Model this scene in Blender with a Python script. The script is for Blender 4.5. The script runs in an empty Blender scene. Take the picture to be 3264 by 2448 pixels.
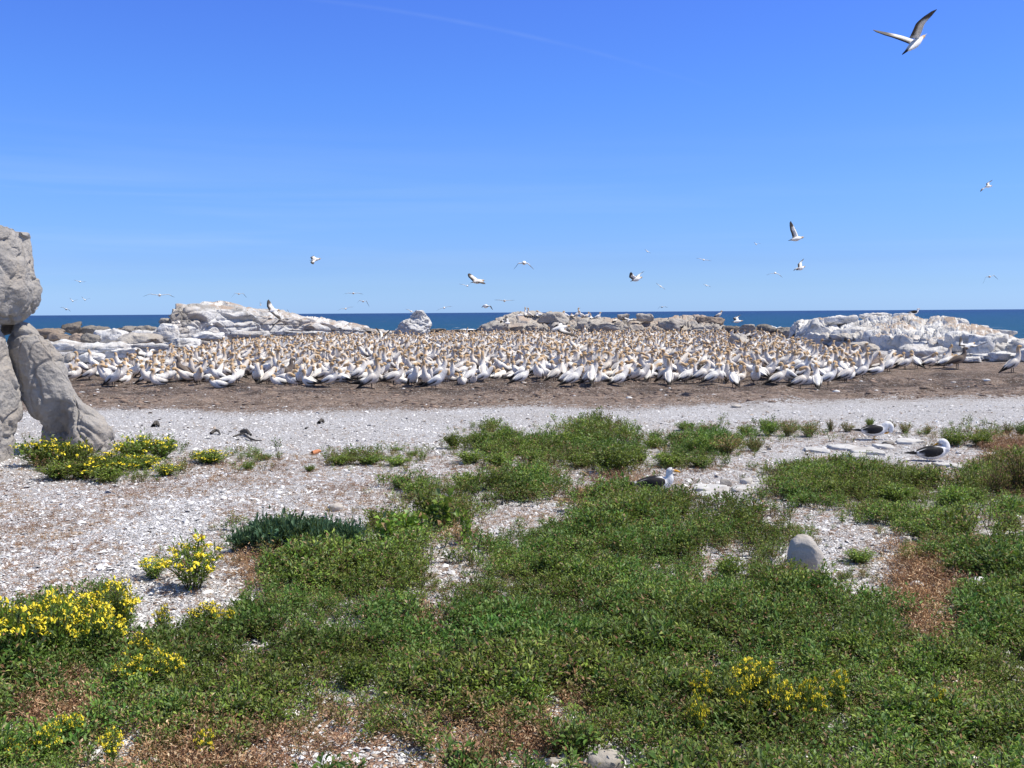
import bpy, math, random
import numpy as np
from mathutils import Matrix, Vector

# ------------------------------------------------------------------ camera, sky, sun
scene = bpy.context.scene
COL = scene.collection
CAMZ = 1.75
PITCH = math.radians(4.00)
ROLL = math.radians(-0.36)
cam_data = bpy.data.cameras.new("camera")
cam_data.sensor_width = 36.0
cam_data.lens = 36.0
cam_data.clip_start = 0.1
cam_data.clip_end = 60000.0
cam = bpy.data.objects.new("camera", cam_data)
COL.objects.link(cam)
cam.matrix_world = (Matrix.Translation((0, 0, CAMZ)) @ Matrix.Rotation(math.pi / 2 - PITCH, 4, 'X')
                    @ Matrix.Rotation(ROLL, 4, 'Z'))
scene.camera = cam
scene.view_settings.view_transform = 'Standard'
scene.view_settings.look = 'None'
scene.view_settings.exposure = 0.28
scene.view_settings.gamma = 1.0

SUN_EL = math.radians(58)
SUN_AZ = math.radians(93)          # clockwise from the view direction (+Y): to the right
sun_dir = Vector((math.sin(SUN_AZ) * math.cos(SUN_EL), math.cos(SUN_AZ) * math.cos(SUN_EL), math.sin(SUN_EL)))
sd = bpy.data.lights.new("sun", 'SUN')
sd.energy = 4.6
sd.angle = math.radians(0.53)
sd.color = (1.0, 0.94, 0.84)
sun = bpy.data.objects.new("sun", sd)
COL.objects.link(sun)
sun.rotation_euler = sun_dir.to_track_quat('Z', 'Y').to_euler()

world = bpy.data.worlds.new("World")
scene.world = world
world.use_nodes = True
WN, WL = world.node_tree.nodes, world.node_tree.links
WN.clear()
w_out = WN.new('ShaderNodeOutputWorld')
w_bg = WN.new('ShaderNodeBackground')
w_sky = WN.new('ShaderNodeTexSky')
w_sky.sky_type = 'NISHITA'
w_sky.sun_disc = False
w_sky.sun_elevation = SUN_EL
w_sky.sun_rotation = SUN_AZ
w_sky.altitude = 0
w_sky.air_density = 1.0
w_sky.dust_density = 0.35
w_sky.ozone_density = 2.0
w_bg.inputs['Strength'].default_value = 0.1235


def wn(t, **k):
    n = WN.new(t)
    for a, b in k.items():
        setattr(n, a, b)
    return n


def wmath(op, a, b=None, c=None):
    n = wn('ShaderNodeMath', operation=op)
    for i, v in enumerate((a, b, c)):
        if v is None:
            continue
        if isinstance(v, (int, float)):
            n.inputs[i].default_value = v
        else:
            WL.new(v, n.inputs[i])
    return n.outputs[0]


tc = wn('ShaderNodeTexCoord')
sep = wn('ShaderNodeSeparateXYZ')
WL.new(tc.outputs['Generated'], sep.inputs[0])
# clear sky grade by elevation: pale blue low, unseen zenith greyed for neutral fill light
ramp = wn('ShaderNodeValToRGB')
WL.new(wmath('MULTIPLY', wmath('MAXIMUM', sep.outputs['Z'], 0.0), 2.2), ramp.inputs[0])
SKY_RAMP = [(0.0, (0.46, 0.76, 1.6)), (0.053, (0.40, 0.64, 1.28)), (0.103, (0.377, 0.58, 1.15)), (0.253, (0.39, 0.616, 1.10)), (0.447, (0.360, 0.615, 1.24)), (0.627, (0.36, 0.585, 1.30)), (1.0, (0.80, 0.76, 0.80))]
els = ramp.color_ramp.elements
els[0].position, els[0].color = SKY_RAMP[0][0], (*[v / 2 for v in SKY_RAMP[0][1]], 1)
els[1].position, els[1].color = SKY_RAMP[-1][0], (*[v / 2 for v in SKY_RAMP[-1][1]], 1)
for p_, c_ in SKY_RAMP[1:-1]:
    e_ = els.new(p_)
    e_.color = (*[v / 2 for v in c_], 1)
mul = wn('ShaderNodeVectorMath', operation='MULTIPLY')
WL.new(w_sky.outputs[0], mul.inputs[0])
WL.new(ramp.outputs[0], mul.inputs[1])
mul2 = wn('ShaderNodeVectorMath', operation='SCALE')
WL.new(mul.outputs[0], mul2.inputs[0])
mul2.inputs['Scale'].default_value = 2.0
# thin cirrus streaks low down and one old contrail
mp = wn('ShaderNodeMapping')
mp.inputs['Rotation'].default_value = (0, math.radians(-6), 0)
mp.inputs['Scale'].default_value = (1.1, 1.1, 22)
WL.new(tc.outputs['Generated'], mp.inputs[0])
nz = wn('ShaderNodeTexNoise')
nz.inputs['Scale'].default_value = 1.3
nz.inputs['Detail'].default_value = 5
nz.inputs['Roughness'].default_value = 0.55
nz.inputs['Distortion'].default_value = 0.4
WL.new(mp.outputs[0], nz.inputs['Vector'])
band = wmath('MULTIPLY', wmath('SMOOTH_MIN', wmath('MULTIPLY', sep.outputs['Z'], 9.0), 1.0, 0.2),
             wmath('MAXIMUM', wmath('SUBTRACT', 1.0, wmath('MULTIPLY', sep.outputs['Z'], 5.6)), 0.0))
cir = wmath('MULTIPLY', wmath('MAXIMUM', wmath('SUBTRACT', nz.outputs[0], 0.50), 0.0), wmath('MULTIPLY', band, 1.0))


def px_dir(u, v):
    u *= 1024 / 3264.0
    v *= 1024 / 3264.0
    d = cam.matrix_world.to_3x3() @ Vector(((u - 512) / 1024, (384 - v) / 1024, -1))
    return d.normalized()


ca, cb, cc = px_dir(1010, 0), px_dir(2350, 305), px_dir(1750, 130)
pn = ca.cross(cb).normalized()
dt = wn('ShaderNodeVectorMath', operation='DOT_PRODUCT')
WL.new(tc.outputs['Generated'], dt.inputs[0])
dt.inputs[1].default_value = pn
bend = cc.dot(pn)
dt2 = wn('ShaderNodeVectorMath', operation='DOT_PRODUCT')
WL.new(tc.outputs['Generated'], dt2.inputs[0])
dt2.inputs[1].default_value = (cb - ca).normalized()
t0_, t1_ = ca.dot((cb - ca).normalized()), cb.dot((cb - ca).normalized())
u_ = wmath('DIVIDE', wmath('SUBTRACT', dt2.outputs['Value'], (t0_ + t1_) / 2), (t1_ - t0_) / 2)
off = wmath('MULTIPLY', wmath('SUBTRACT', 1.0, wmath('MULTIPLY', u_, u_)), bend)
dd = wmath('ABSOLUTE', wmath('SUBTRACT', dt.outputs['Value'], off))
line = wmath('MAXIMUM', wmath('SUBTRACT', 1.0, wmath('DIVIDE', dd, 0.0028)), 0.0)
nz2 = wn('ShaderNodeTexNoise')
nz2.inputs['Scale'].default_value = 30
WL.new(tc.outputs['Generated'], nz2.inputs['Vector'])
fade = wmath('MAXIMUM', wmath('SUBTRACT', 1.0, wmath('ABSOLUTE', wmath('MULTIPLY', wmath('ADD', u_, 0.25), 0.8))), 0.0)
trail = wmath('MULTIPLY', wmath('MULTIPLY', line, fade), wmath('MULTIPLY', nz2.outputs[0], 0.11))
mixw = wn('ShaderNodeMix', data_type='RGBA')
WL.new(wmath('MINIMUM', wmath('ADD', wmath('MULTIPLY', cir, wmath('ADD', 1.0, wmath('MULTIPLY', wmath('MAXIMUM', wmath('MULTIPLY', sep.outputs['X'], -1.0), 0.0), 3.0))), trail), 0.4), mixw.inputs[0])
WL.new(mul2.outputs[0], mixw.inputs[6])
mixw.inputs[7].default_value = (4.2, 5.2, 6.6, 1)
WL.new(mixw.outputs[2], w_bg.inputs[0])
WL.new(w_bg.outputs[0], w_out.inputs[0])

# ------------------------------------------------------------------ pixel <-> place
S = 1024 / 3264.0
R3 = np.array(cam.matrix_world.to_3x3())
C0 = np.array([0, 0, CAMZ])


def sstep(a, b, x):
    t = np.clip((x - a) / (b - a), 0, 1)
    return t * t * (3 - 2 * t)


def _h(i, j, k, s):
    n = (i.astype(np.int64) * 73856093) ^ (j.astype(np.int64) * 19349663) ^ (k.astype(np.int64) * 83492791) ^ (s * 2654435761)
    n = (n ^ (n >> 13)) * 1274126177 & 0xFFFFFFFF
    n = (n ^ (n >> 16)) * 2246822519 & 0xFFFFFFFF
    n = n ^ (n >> 15)
    return (n & 0xFFFFFF) / float(0xFFFFFF)


def vnoise(P, s=0):
    F = np.floor(P)
    f = P - F
    f = f * f * (3 - 2 * f)
    i, j, k = F[:, 0], F[:, 1], F[:, 2]
    r = 0
    for a in (0, 1):
        for b in (0, 1):
            for c in (0, 1):
                w = (f[:, 0] if a else 1 - f[:, 0]) * (f[:, 1] if b else 1 - f[:, 1]) * (f[:, 2] if c else 1 - f[:, 2])
                r = r + w * _h(i + a, j + b, k + c, s)
    return r * 2 - 1


def fbm(P, oct=4, s=0, gain=0.5):
    P = np.asarray(P, float)
    r, a, q = 0, 1, P
    for o in range(oct):
        r = r + a * vnoise(q + o * 17.3, s + o)
        a *= gain
        q = q * 2.03
    return r


def voro(P, s=0):
    """distance to the border between random cells (F2-F1) and a value per cell"""
    F = np.floor(P)
    d1 = np.full(len(P), 9.0)
    d2 = np.full(len(P), 9.0)
    cid = np.zeros(len(P))
    for a in (-1, 0, 1):
        for b in (-1, 0, 1):
            for c in (-1, 0, 1):
                i, j, k = F[:, 0] + a, F[:, 1] + b, F[:, 2] + c
                q = np.stack([i + _h(i, j, k, s + 1), j + _h(i, j, k, s + 2), k + _h(i, j, k, s + 3)], 1)
                d = np.linalg.norm(P - q, axis=1)
                v = _h(i, j, k, s + 4)
                m = d < d1
                d2 = np.where(m, d1, np.minimum(d2, d))
                cid = np.where(m, v, cid)
                d1 = np.where(m, d, d1)
    return d2 - d1, cid


def ground_z(x, y):
    x = np.asarray(x, float)
    y = np.asarray(y, float)
    sh = x.shape
    x = x.ravel()
    y = y.ravel()
    z = 0.30 * sstep(66, 80, y)
    ed_ = 86 - 30 * sstep(20, 30, x) - 20 * sstep(22, 34, -x)
    z = z - 3.4 * sstep(0, 20, y - ed_)
    P = np.stack([x, y, 0 * x], 1)
    z = z + 0.035 * fbm(P * 0.35, 2, 11)
    m = sstep(17.5, 20.5, y) * (1 - sstep(60, 80, y))
    z = z + m * (0.045 * fbm(P * np.array([0.9, 1.1, 1]), 4, 5) + 0.11 * np.maximum(vnoise(P * 1.5, 8), 0) ** 1.5 + 0.03)
    return z.reshape(sh)


def project(P):
    """world points -> px of the 3264 wide frame, used only while laying the place out"""
    q = (np.asarray(P, float) - C0) @ R3
    w = np.maximum(-q[:, 2], 1e-3)
    return np.stack([(q[:, 0] / w * 1024 + 512) / S, (384 - q[:, 1] / w * 1024) / S], 1)


def P3(u, v, D):
    """the point seen at px (u, v) that stands D metres ahead"""
    d = R3 @ np.array([(u * S - 512) / 1024, (384 - v * S) / 1024, -1.0])
    return C0 + d * (D / d[1])


def G3(u, v):
    d = R3 @ np.array([(u * S - 512) / 1024, (384 - v * S) / 1024, -1.0])
    z = 0.0
    for _ in range(30):
        D = (z - CAMZ) / d[2] * d[1]
        D = min(max(D, 1), 110)
        p = C0 + d * (D / d[1])
        z = 0.5 * z + 0.5 * float(ground_z(np.array([p[0]]), np.array([p[1]]))[0])
    p[2] = float(ground_z(np.array([p[0]]), np.array([p[1]]))[0])
    return p


def inpoly(u, v, poly):
    r = np.zeros(len(u), bool)
    n = len(poly)
    for a in range(n):
        x1, y1 = poly[a]
        x2, y2 = poly[(a + 1) % n]
        c = ((y1 > v) != (y2 > v))
        xi = (x2 - x1) * (v - y1) / ((y2 - y1) or 1e-9) + x1
        r ^= c & (u < xi)
    return r


# ------------------------------------------------------------------ object helpers
def tag(o, label=None, cat=None, group=None, kind=None):
    if label:
        o['label'] = label
    if cat:
        o['category'] = cat
    if group:
        o['group'] = group
    if kind:
        o['kind'] = kind
    return o


def mesh_np(name, V, faces, cols=None, mat=None, smooth=True, attrs=None):
    """faces: an int array (n,3)/(n,4) or a list of such arrays"""
    if not isinstance(faces, list):
        faces = [faces]
    faces = [np.asarray(f, np.int32) for f in faces if len(f)]
    me = bpy.data.meshes.new(name)
    V = np.asarray(V, np.float32)
    me.vertices.add(len(V))
    me.vertices.foreach_set('co', V.ravel())
    nl = sum(f.size for f in faces)
    nf = sum(len(f) for f in faces)
    me.loops.add(nl)
    me.polygons.add(nf)
    me.loops.foreach_set('vertex_index', np.concatenate([f.ravel() for f in faces]))
    tot = np.concatenate([np.full(len(f), f.shape[1], np.int32) for f in faces])
    st = np.concatenate([[0], np.cumsum(tot)[:-1]]).astype(np.int32)
    me.polygons.foreach_set('loop_start', st)
    me.polygons.foreach_set('loop_total', tot)
    me.polygons.foreach_set('use_smooth', np.full(nf, smooth, bool))
    if cols is not None:
        ca_ = me.color_attributes.new('Col', 'FLOAT_COLOR', 'POINT')
        c = np.ones((len(V), 4), np.float32)
        c[:, :3] = cols
        ca_.data.foreach_set('color', c.ravel())
    for k, v in (attrs or {}).items():
        a_ = me.attributes.new(k, 'FLOAT', 'POINT')
        a_.data.foreach_set('value', np.asarray(v, np.float32))
    me.update(calc_edges=True)
    if mat:
        me.materials.append(mat)
    return me


def add_obj(name, me, parent=None, loc=(0, 0, 0), rz=0.0, sc=1.0):
    o = bpy.data.objects.new(name, me)
    COL.objects.link(o)
    o.location = loc
    o.rotation_euler = (0, 0, rz)
    o.scale = (sc, sc, sc) if isinstance(sc, (int, float)) else sc
    if parent:
        o.parent = parent
    return o


def grid_faces(nu, nv, closed=False):
    """quads of a grid of nu rings with nv verts"""
    i = np.arange(nu - 1)[:, None]
    j = np.arange(nv if closed else nv - 1)[None, :]
    j2 = (j + 1) % nv
    return np.stack([i * nv + j, i * nv + j2, (i + 1) * nv + j2, (i + 1) * nv + j], -1).reshape(-1, 4)


# ------------------------------------------------------------------ materials
def new_mat(name):
    m = bpy.data.materials.new(name)
    m.use_nodes = True
    nt = m.node_tree
    b = nt.nodes['Principled BSDF']
    return m, nt, b


def nd(nt, t, **k):
    n = nt.nodes.new(t)
    for a, v in k.items():
        setattr(n, a, v)
    return n


def setin(nt, n, i, v):
    if v is None:
        return
    if hasattr(v, 'is_output'):
        nt.links.new(v, n.inputs[i])
    else:
        n.inputs[i].default_value = v


def fm(nt, op, a, b=None, c=None, clamp=False):
    n = nd(nt, 'ShaderNodeMath', operation=op, use_clamp=clamp)
    for i, v in enumerate((a, b, c)):
        setin(nt, n, i, v)
    return n.outputs[0]


def mixc(nt, f, a, b, bt='MIX'):
    n = nd(nt, 'ShaderNodeMix', data_type='RGBA', blend_type=bt)
    setin(nt, n, 0, f)
    for i, v in ((6, a), (7, b)):
        if isinstance(v, tuple):
            v = (*v, 1) if len(v) == 3 else v
        setin(nt, n, i, v)
    return n.outputs[2]


def noise(nt, vec, scale, detail=4, rough=0.55, dist=0.0):
    n = nd(nt, 'ShaderNodeTexNoise')
    if vec is not None:
        nt.links.new(vec, n.inputs['Vector'])
    n.inputs['Scale'].default_value = scale
    n.inputs['Detail'].default_value = detail
    n.inputs['Roughness'].default_value = rough
    n.inputs['Distortion'].default_value = dist
    return n.outputs[0]


def bump(nt, h, strength, dist, normal=None):
    n = nd(nt, 'ShaderNodeBump')
    n.inputs['Strength'].default_value = strength
    n.inputs['Distance'].default_value = dist
    nt.links.new(h, n.inputs['Height'])
    if normal:
        nt.links.new(normal, n.inputs['Normal'])
    return n.outputs[0]


def remap(nt, v, a, b, c=0.0, d=1.0):
    n = nd(nt, 'ShaderNodeMapRange', interpolation_type='SMOOTHSTEP')
    nt.links.new(v, n.inputs[0])
    for i, x in enumerate((a, b, c, d)):
        n.inputs[i + 1].default_value = x
    return n.outputs[0]


def wpos(nt):
    return nd(nt, 'ShaderNodeNewGeometry').outputs['Position']


# shell gravel / guano soil / dry litter ground
M_ground, nt, b = new_mat('shell_gravel_and_soil')
pos = wpos(nt)
a_soil = nd(nt, 'ShaderNodeAttribute', attribute_name='soil').outputs['Fac']
a_lit = nd(nt, 'ShaderNodeAttribute', attribute_name='litter').outputs['Fac']
vo = nd(nt, 'ShaderNodeTexVoronoi', feature='F1')
nt.links.new(pos, vo.inputs['Vector'])
vo.inputs['Scale'].default_value = 42
vo2 = nd(nt, 'ShaderNodeTexVoronoi', feature='DISTANCE_TO_EDGE')
nt.links.new(pos, vo2.inputs['Vector'])
vo2.inputs['Scale'].default_value = 42
sepc = nd(nt, 'ShaderNodeSeparateColor')
nt.links.new(vo.outputs['Color'], sepc.inputs[0])
r1, r2, r3 = sepc.outputs[0], sepc.outputs[1], sepc.outputs[2]
shell = mixc(nt, remap(nt, r1, 0.25, 0.9), (0.54, 0.53, 0.53), (0.82, 0.815, 0.825))
shell = mixc(nt, remap(nt, r2, 0.90, 0.97, 0, 0.55), shell, (0.30, 0.22, 0.17))
shell = mixc(nt, remap(nt, vo2.outputs['Distance'], 0.0, 0.10, 0.6, 0.0), shell, (0.20, 0.17, 0.15))
big = noise(nt, pos, 0.55, 3)
shell = mixc(nt, remap(nt, big, 0.42, 0.62, 0.0, 0.28), shell, (0.42, 0.38, 0.34))
n1 = noise(nt, pos, 3.0, 6, 0.6)
n2 = noise(nt, pos, 22.0, 5, 0.65)
soil = mixc(nt, remap(nt, n1, 0.35, 0.68), (0.22, 0.165, 0.128), (0.44, 0.335, 0.265))
soil = mixc(nt, remap(nt, n2, 0.48, 0.60, 0.0, 0.85), soil, (0.10, 0.075, 0.06))
far_dark = nd(nt, 'ShaderNodeAttribute', attribute_name='damp').outputs['Fac']
soil = mixc(nt, fm(nt, 'MULTIPLY', far_dark, remap(nt, noise(nt, pos, 1.1, 5, 0.6), 0.38, 0.60)), soil, (0.085, 0.065, 0.055))
soil = mixc(nt, remap(nt, r3, 0.90, 0.97, 0, 0.8), soil, (0.55, 0.52, 0.49))
lit = mixc(nt, remap(nt, n2, 0.40, 0.62), (0.42, 0.235, 0.135), (0.20, 0.105, 0.06))
edge = fm(nt, 'ADD', a_soil, fm(nt, 'MULTIPLY', fm(nt, 'SUBTRACT', noise(nt, pos, 7.0, 8, 0.78), 0.5), 2.2))
edge = fm(nt, 'ADD', edge, fm(nt, 'MULTIPLY', fm(nt, 'SUBTRACT', r2, 0.5), 0.5))
c = mixc(nt, remap(nt, edge, 0.45, 0.62), shell, soil)
ledge = fm(nt, 'ADD', a_lit, fm(nt, 'MULTIPLY', fm(nt, 'SUBTRACT', noise(nt, pos, 13.0, 8, 0.75), 0.5), 2.0))
c = mixc(nt, remap(nt, ledge, 0.52, 0.70, 0, 0.85), c, lit)
nt.links.new(c, b.inputs['Base Color'])
b.inputs['Roughness'].default_value = 0.95
b.inputs['Specular IOR Level'].default_value = 0.15
hh = fm(nt, 'ADD', fm(nt, 'MULTIPLY', remap(nt, vo2.outputs['Distance'], 0, 0.25), 0.6), fm(nt, 'MULTIPLY', r1, 0.9))
hh = fm(nt, 'ADD', hh, fm(nt, 'MULTIPLY', n2, 1.5))
nt.links.new(bump(nt, hh, 1.0, 0.016), b.inputs['Normal'])


def rock_mat(name, fine=9.0, bd=0.05, grain=(0.82, 1.06)):
    m, nt, b = new_mat(name)
    tco = nd(nt, 'ShaderNodeTexCoord').outputs['Object']
    col = nd(nt, 'ShaderNodeVertexColor', layer_name='Col').outputs[0]
    n_a = noise(nt, tco, fine * 0.25, 7, 0.62)
    n_b = noise(nt, tco, fine, 9, 0.68, 0.3)
    g_ = nd(nt, 'ShaderNodeMapRange')
    nt.links.new(n_b, g_.inputs[0])
    g_.inputs[1].default_value, g_.inputs[2].default_value = 0.3, 0.7
    g_.inputs[3].default_value, g_.inputs[4].default_value = grain
    vm = nd(nt, 'ShaderNodeVectorMath', operation='SCALE')
    nt.links.new(col, vm.inputs[0])
    nt.links.new(g_.outputs[0], vm.inputs['Scale'])
    stain = mixc(nt, remap(nt, n_a, 0.50, 0.68, 0, 0.30), vm.outputs[0], (0.30, 0.26, 0.22))
    nt.links.new(stain, b.inputs['Base Color'])
    b.inputs['Roughness'].default_value = 0.9
    b.inputs['Specular IOR Level'].default_value = 0.2
    hgt = fm(nt, 'ADD', fm(nt, 'MULTIPLY', n_a, 1.2), fm(nt, 'MULTIPLY', n_b, 0.5))
    nt.links.new(bump(nt, hgt, 0.9, bd), b.inputs['Normal'])
    return m


M_rock = rock_mat('guano_whitened_rock', 6.0, 0.14)
M_nearrock = rock_mat('grey_weathered_rock', 11.0, 0.075, (0.80, 1.08))
M_stone = rock_mat('pale_stone', 22.0, 0.015, (0.8, 1.08))

M_bird, nt, b = new_mat('feathers')
col = nd(nt, 'ShaderNodeVertexColor', layer_name='Col').outputs[0]
tco = nd(nt, 'ShaderNodeTexCoord').outputs['Object']
nf_ = noise(nt, tco, 26, 4, 0.6)
rndb = nd(nt, 'ShaderNodeObjectInfo').outputs['Random']
col = mixc(nt, fm(nt, 'MULTIPLY', fm(nt, 'MULTIPLY', rndb, rndb), 0.5), col, mixc(nt, 1.0, col, (0.80, 0.68, 0.55), 'MULTIPLY'))
vm = nd(nt, 'ShaderNodeVectorMath', operation='SCALE')
nt.links.new(col, vm.inputs[0])
nt.links.new(remap(nt, nf_, 0.35, 0.65, 0.84, 1.04), vm.inputs['Scale'])
nt.links.new(vm.outputs[0], b.inputs['Base Color'])
b.inputs['Roughness'].default_value = 0.65
b.inputs['Specular IOR Level'].default_value = 0.25
nt.links.new(bump(nt, nf_, 0.5, 0.012), b.inputs['Normal'])


def leaf_mat(name, rough=0.55, trans=0.28, dry=False):
    m, nt, b = new_mat(name)
    col = nd(nt, 'ShaderNodeVertexColor', layer_name='Col').outputs[0]
    pos = wpos(nt)
    rnd = nd(nt, 'ShaderNodeObjectInfo').outputs['Random']
    n_ = noise(nt, pos, 0.9, 3)
    hs = nd(nt, 'ShaderNodeHueSaturation')
    nt.links.new(col, hs.inputs['Color'])
    nt.links.new(remap(nt, n_, 0.35, 0.65, 0.485, 0.512) if not dry else remap(nt, n_, 0.3, 0.7, 0.49, 0.51), hs.inputs['Hue'])
    nt.links.new(fm(nt, 'ADD', fm(nt, 'MULTIPLY', rnd, 0.5), remap(nt, n_, 0.32, 0.68, 0.52, 1.05)), hs.inputs['Value'])
    nt.links.new(hs.outputs[0], b.inputs['Base Color'])
    b.inputs['Roughness'].default_value = rough
    b.inputs['Specular IOR Level'].default_value = 0.22
    tr = nd(nt, 'ShaderNodeBsdfTranslucent')
    nt.links.new(mixc(nt, 0.5, hs.outputs[0], (0.20, 0.26, 0.03) if not dry else (0.35, 0.2, 0.1)), tr.inputs[0])
    mx = nd(nt, 'ShaderNodeMixShader')
    mx.inputs[0].default_value = trans
    nt.links.new(b.outputs[0], mx.inputs[1])
    nt.links.new(tr.outputs[0], mx.inputs[2])
    nt.links.new(mx.outputs[0], nt.nodes['Material Output'].inputs[0])
    return m


M_leaf = leaf_mat('green_leaf')
M_dry = leaf_mat('dry_stem_and_leaf', 0.8, 0.15, True)
M_petal, nt, b = new_mat('yellow_petal')
nt.links.new(nd(nt, 'ShaderNodeVertexColor', layer_name='Col').outputs[0], b.inputs['Base Color'])
b.inputs['Roughness'].default_value = 0.6
M_chip, nt, b = new_mat('broken_shell')
nt.links.new(nd(nt, 'ShaderNodeVertexColor', layer_name='Col').outputs[0], b.inputs['Base Color'])
b.inputs['Roughness'].default_value = 0.75
b.inputs['Specular IOR Level'].default_value = 0.3

# sea water
M_sea, nt, b = new_mat('sea_water')
pos = wpos(nt)
sp = nd(nt, 'ShaderNodeSeparateXYZ')
nt.links.new(pos, sp.inputs[0])
ln = fm(nt, 'LOGARITHM', fm(nt, 'MAXIMUM', sp.outputs['Y'], 10.0), 10.0)
mpn = nd(nt, 'ShaderNodeMapping')
nt.links.new(pos, mpn.inputs[0])
mpn.inputs['Scale'].default_value = (0.010, 0.05, 1)
patch = noise(nt, mpn.outputs[0], 1.0, 6, 0.6)
dep = fm(nt, 'ADD', ln, fm(nt, 'MULTIPLY', fm(nt, 'SUBTRACT', patch, 0.5), 0.9))
cr = nd(nt, 'ShaderNodeValToRGB')
nt.links.new(remap(nt, dep, 2.0, 3.6), cr.inputs[0])
e = cr.color_ramp.elements
e[0].position, e[0].color = 0.0, (0.008, 0.070, 0.120, 1)
e[1].position, e[1].color = 1.0, (0.008, 0.030, 0.115, 1)
e2 = e.new(0.45)
e2.color = (0.007, 0.055, 0.130, 1)
mp2 = nd(nt, 'ShaderNodeMapping')
nt.links.new(pos, mp2.inputs[0])
mp2.inputs['Scale'].default_value = (0.35, 1.0, 1)
w1 = noise(nt, mp2.outputs[0], 0.30, 8, 0.66)
w2 = noise(nt, mp2.outputs[0], 1.6, 5, 0.6)
foam = fm(nt, 'MULTIPLY', remap(nt, w1, 0.66, 0.70), remap(nt, sp.outputs['Y'], 700.0, 160.0, 0.15, 1.0))
ccol = mixc(nt, remap(nt, w1, 0.35, 0.65, 0.0, 0.45), cr.outputs[0], (0.004, 0.035, 0.07))
ccol = mixc(nt, foam, ccol, (0.75, 0.78, 0.8))
nt.links.new(ccol, b.inputs['Base Color'])
b.inputs['Roughness'].default_value = 0.35
b.inputs['IOR'].default_value = 1.33
b.inputs['Specular IOR Level'].default_value = 0.18
nt.links.new(bump(nt, fm(nt, 'ADD', w1, fm(nt, 'MULTIPLY', w2, 0.35)), 1.0, 0.9), b.inputs['Normal'])

# ------------------------------------------------------------------ ground
BROWN = [(-2500, 1212), (160, 1190), (300, 1166), (480, 1130), (640, 1098), (760, 1082), (950, 1056), (1250, 1050), (2560, 1048),
         (2660, 1100), (2760, 1128), (2950, 1148), (3264, 1152), (5500, 1156), (5500, 1236), (3264, 1262), (2500, 1284),
         (1632, 1299), (700, 1307), (200, 1304), (-2500, 1312)]
MAP = [  # density of growth, 34 columns by rows; G dense, g half, s thin, b dry brown, o olive and brown, ',' bare with litter, '.' bare
    (1320, ".................", "........ss......."),
    (1360, "...............sg", ".gGg.sggggs,.sggs"),
    (1400, ".sssss.......,.gG", "GGGgggGgs,,,..,,b"),
    (1440, ",ggggsssg,,ggg,sg", "gsGGgGg,,.,..,,,o"),
    (1480, ".,gggs,,,,,,,,,sg", "ggsg,,,,gGGGgs,so"),
    (1520, ",,,,,,,,,,,,sgggg", "Ggsb,,..gGGGGGgGo"),
    (1560, ",,,,,,,.,.,,,sggg", "gsbGgg..sGGGGGGG,"),
    (1600, ",,,,,..,,,,,,gggs", ",,gGGGgGss,gGGgsG"),
    (1640, ",,,,,..,ssssgggss", "s,gGGGGGgs,gGGG,g"),
    (1680, ",,,,..,sssssgggbg", "GGGGGGGGGGs,gGg.s"),
    (1720, ",,,,,ssss,,,gG,sG", "GGgGGGssG..g,oGGG"),
    (1772, ",,,,.ss,bGGGGG,gG", "GGGGGGbsGg.g.boGG"),
    (1824, ",,,,,s,,,GGGGGggG", "GGGGGGgGGGg,.bb,G"),
    (1876, ",ssg.,,.gGGGGgsgG", "GGGGGGGGGGGGsb,GG"),
    (1928, "sGGG.ssgGgGGGbsGG", "GGGGoGGGGGgGGbgGG"),
    (1980, "GGGG,,GGGGGGGGbGG", "GGGGGGGGGGGGGbbGG"),
    (2032, "GGGGGGGGGGGGGGGGG", "GoGGGGGgGGGGGobGG"),
    (2084, "GGGGGGGGGGGGGGGGG", "GGGGGGGGGGGGGGGGG"),
    (2136, "gGoGGGGGGGGGGGGGG", "GGGGGoGGGGGGoGGGG"),
    (2188, "oooGGGGGGGGGGGGGG", "GgoGGGGGGGGGGGoGG"),
    (2240, "oooGGGoGGGoooGoGo", "osgGGgGGGGGGGGGGG"),
    (2292, "booosGoobobboobbo", "bgGGGGGGGGGGGGGGG"),
    (2344, "GGo.sooobbobbbobb", "boGGGGGGGGGGGGGGG"),
    (2396, "GGG,.ooobb,bb,,b,", ".,..gGGGGGGGGGGGG"),
    (2448, "GGGoooooo,bobbbob", "ggggGGGGGGGGGGGGG"),
]
MAP = [(q_[0], q_[1] + q_[2]) for q_ in MAP]
MY = np.array([m[0] for m in MAP] + [2500])
for m_ in MAP:
    assert len(m_[1]) == 34, m_
LV = {'G': (1.0, 0.34), 'g': (0.50, 0.55), 's': (0.17, 0.6), 'b': (0.12, 0.92), 'o': (0.85, 0.95), ',': (0.02, 0.60), '.': (0.0, 0.20)}
MG = np.array([[LV[ch][0] for ch in m[1]] for m in MAP])
MB = np.array([[LV[ch][1] for ch in m[1]] for m in MAP])


def cover(uv, rng, jit=0.8):
    """green and dry density of the growth at ground points given by where they are seen"""
    u = np.clip(uv[:, 0] / 96.0 - 0.5 + rng.uniform(-jit / 2, jit / 2, len(uv)), 0, 33)
    row = np.interp(uv[:, 1], MY, np.arange(len(MY))) - 0.5 + rng.uniform(-jit / 2, jit / 2, len(uv))
    row = np.clip(row, 0, len(MAP) - 1)
    i = np.rint(row).astype(int)
    j = np.rint(u).astype(int)
    g, b_ = MG[i, j].copy(), MB[i, j].copy()
    top = uv[:, 1] < 1335
    g[top] = 0
    b_[top] = 0
    return g, b_


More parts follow.
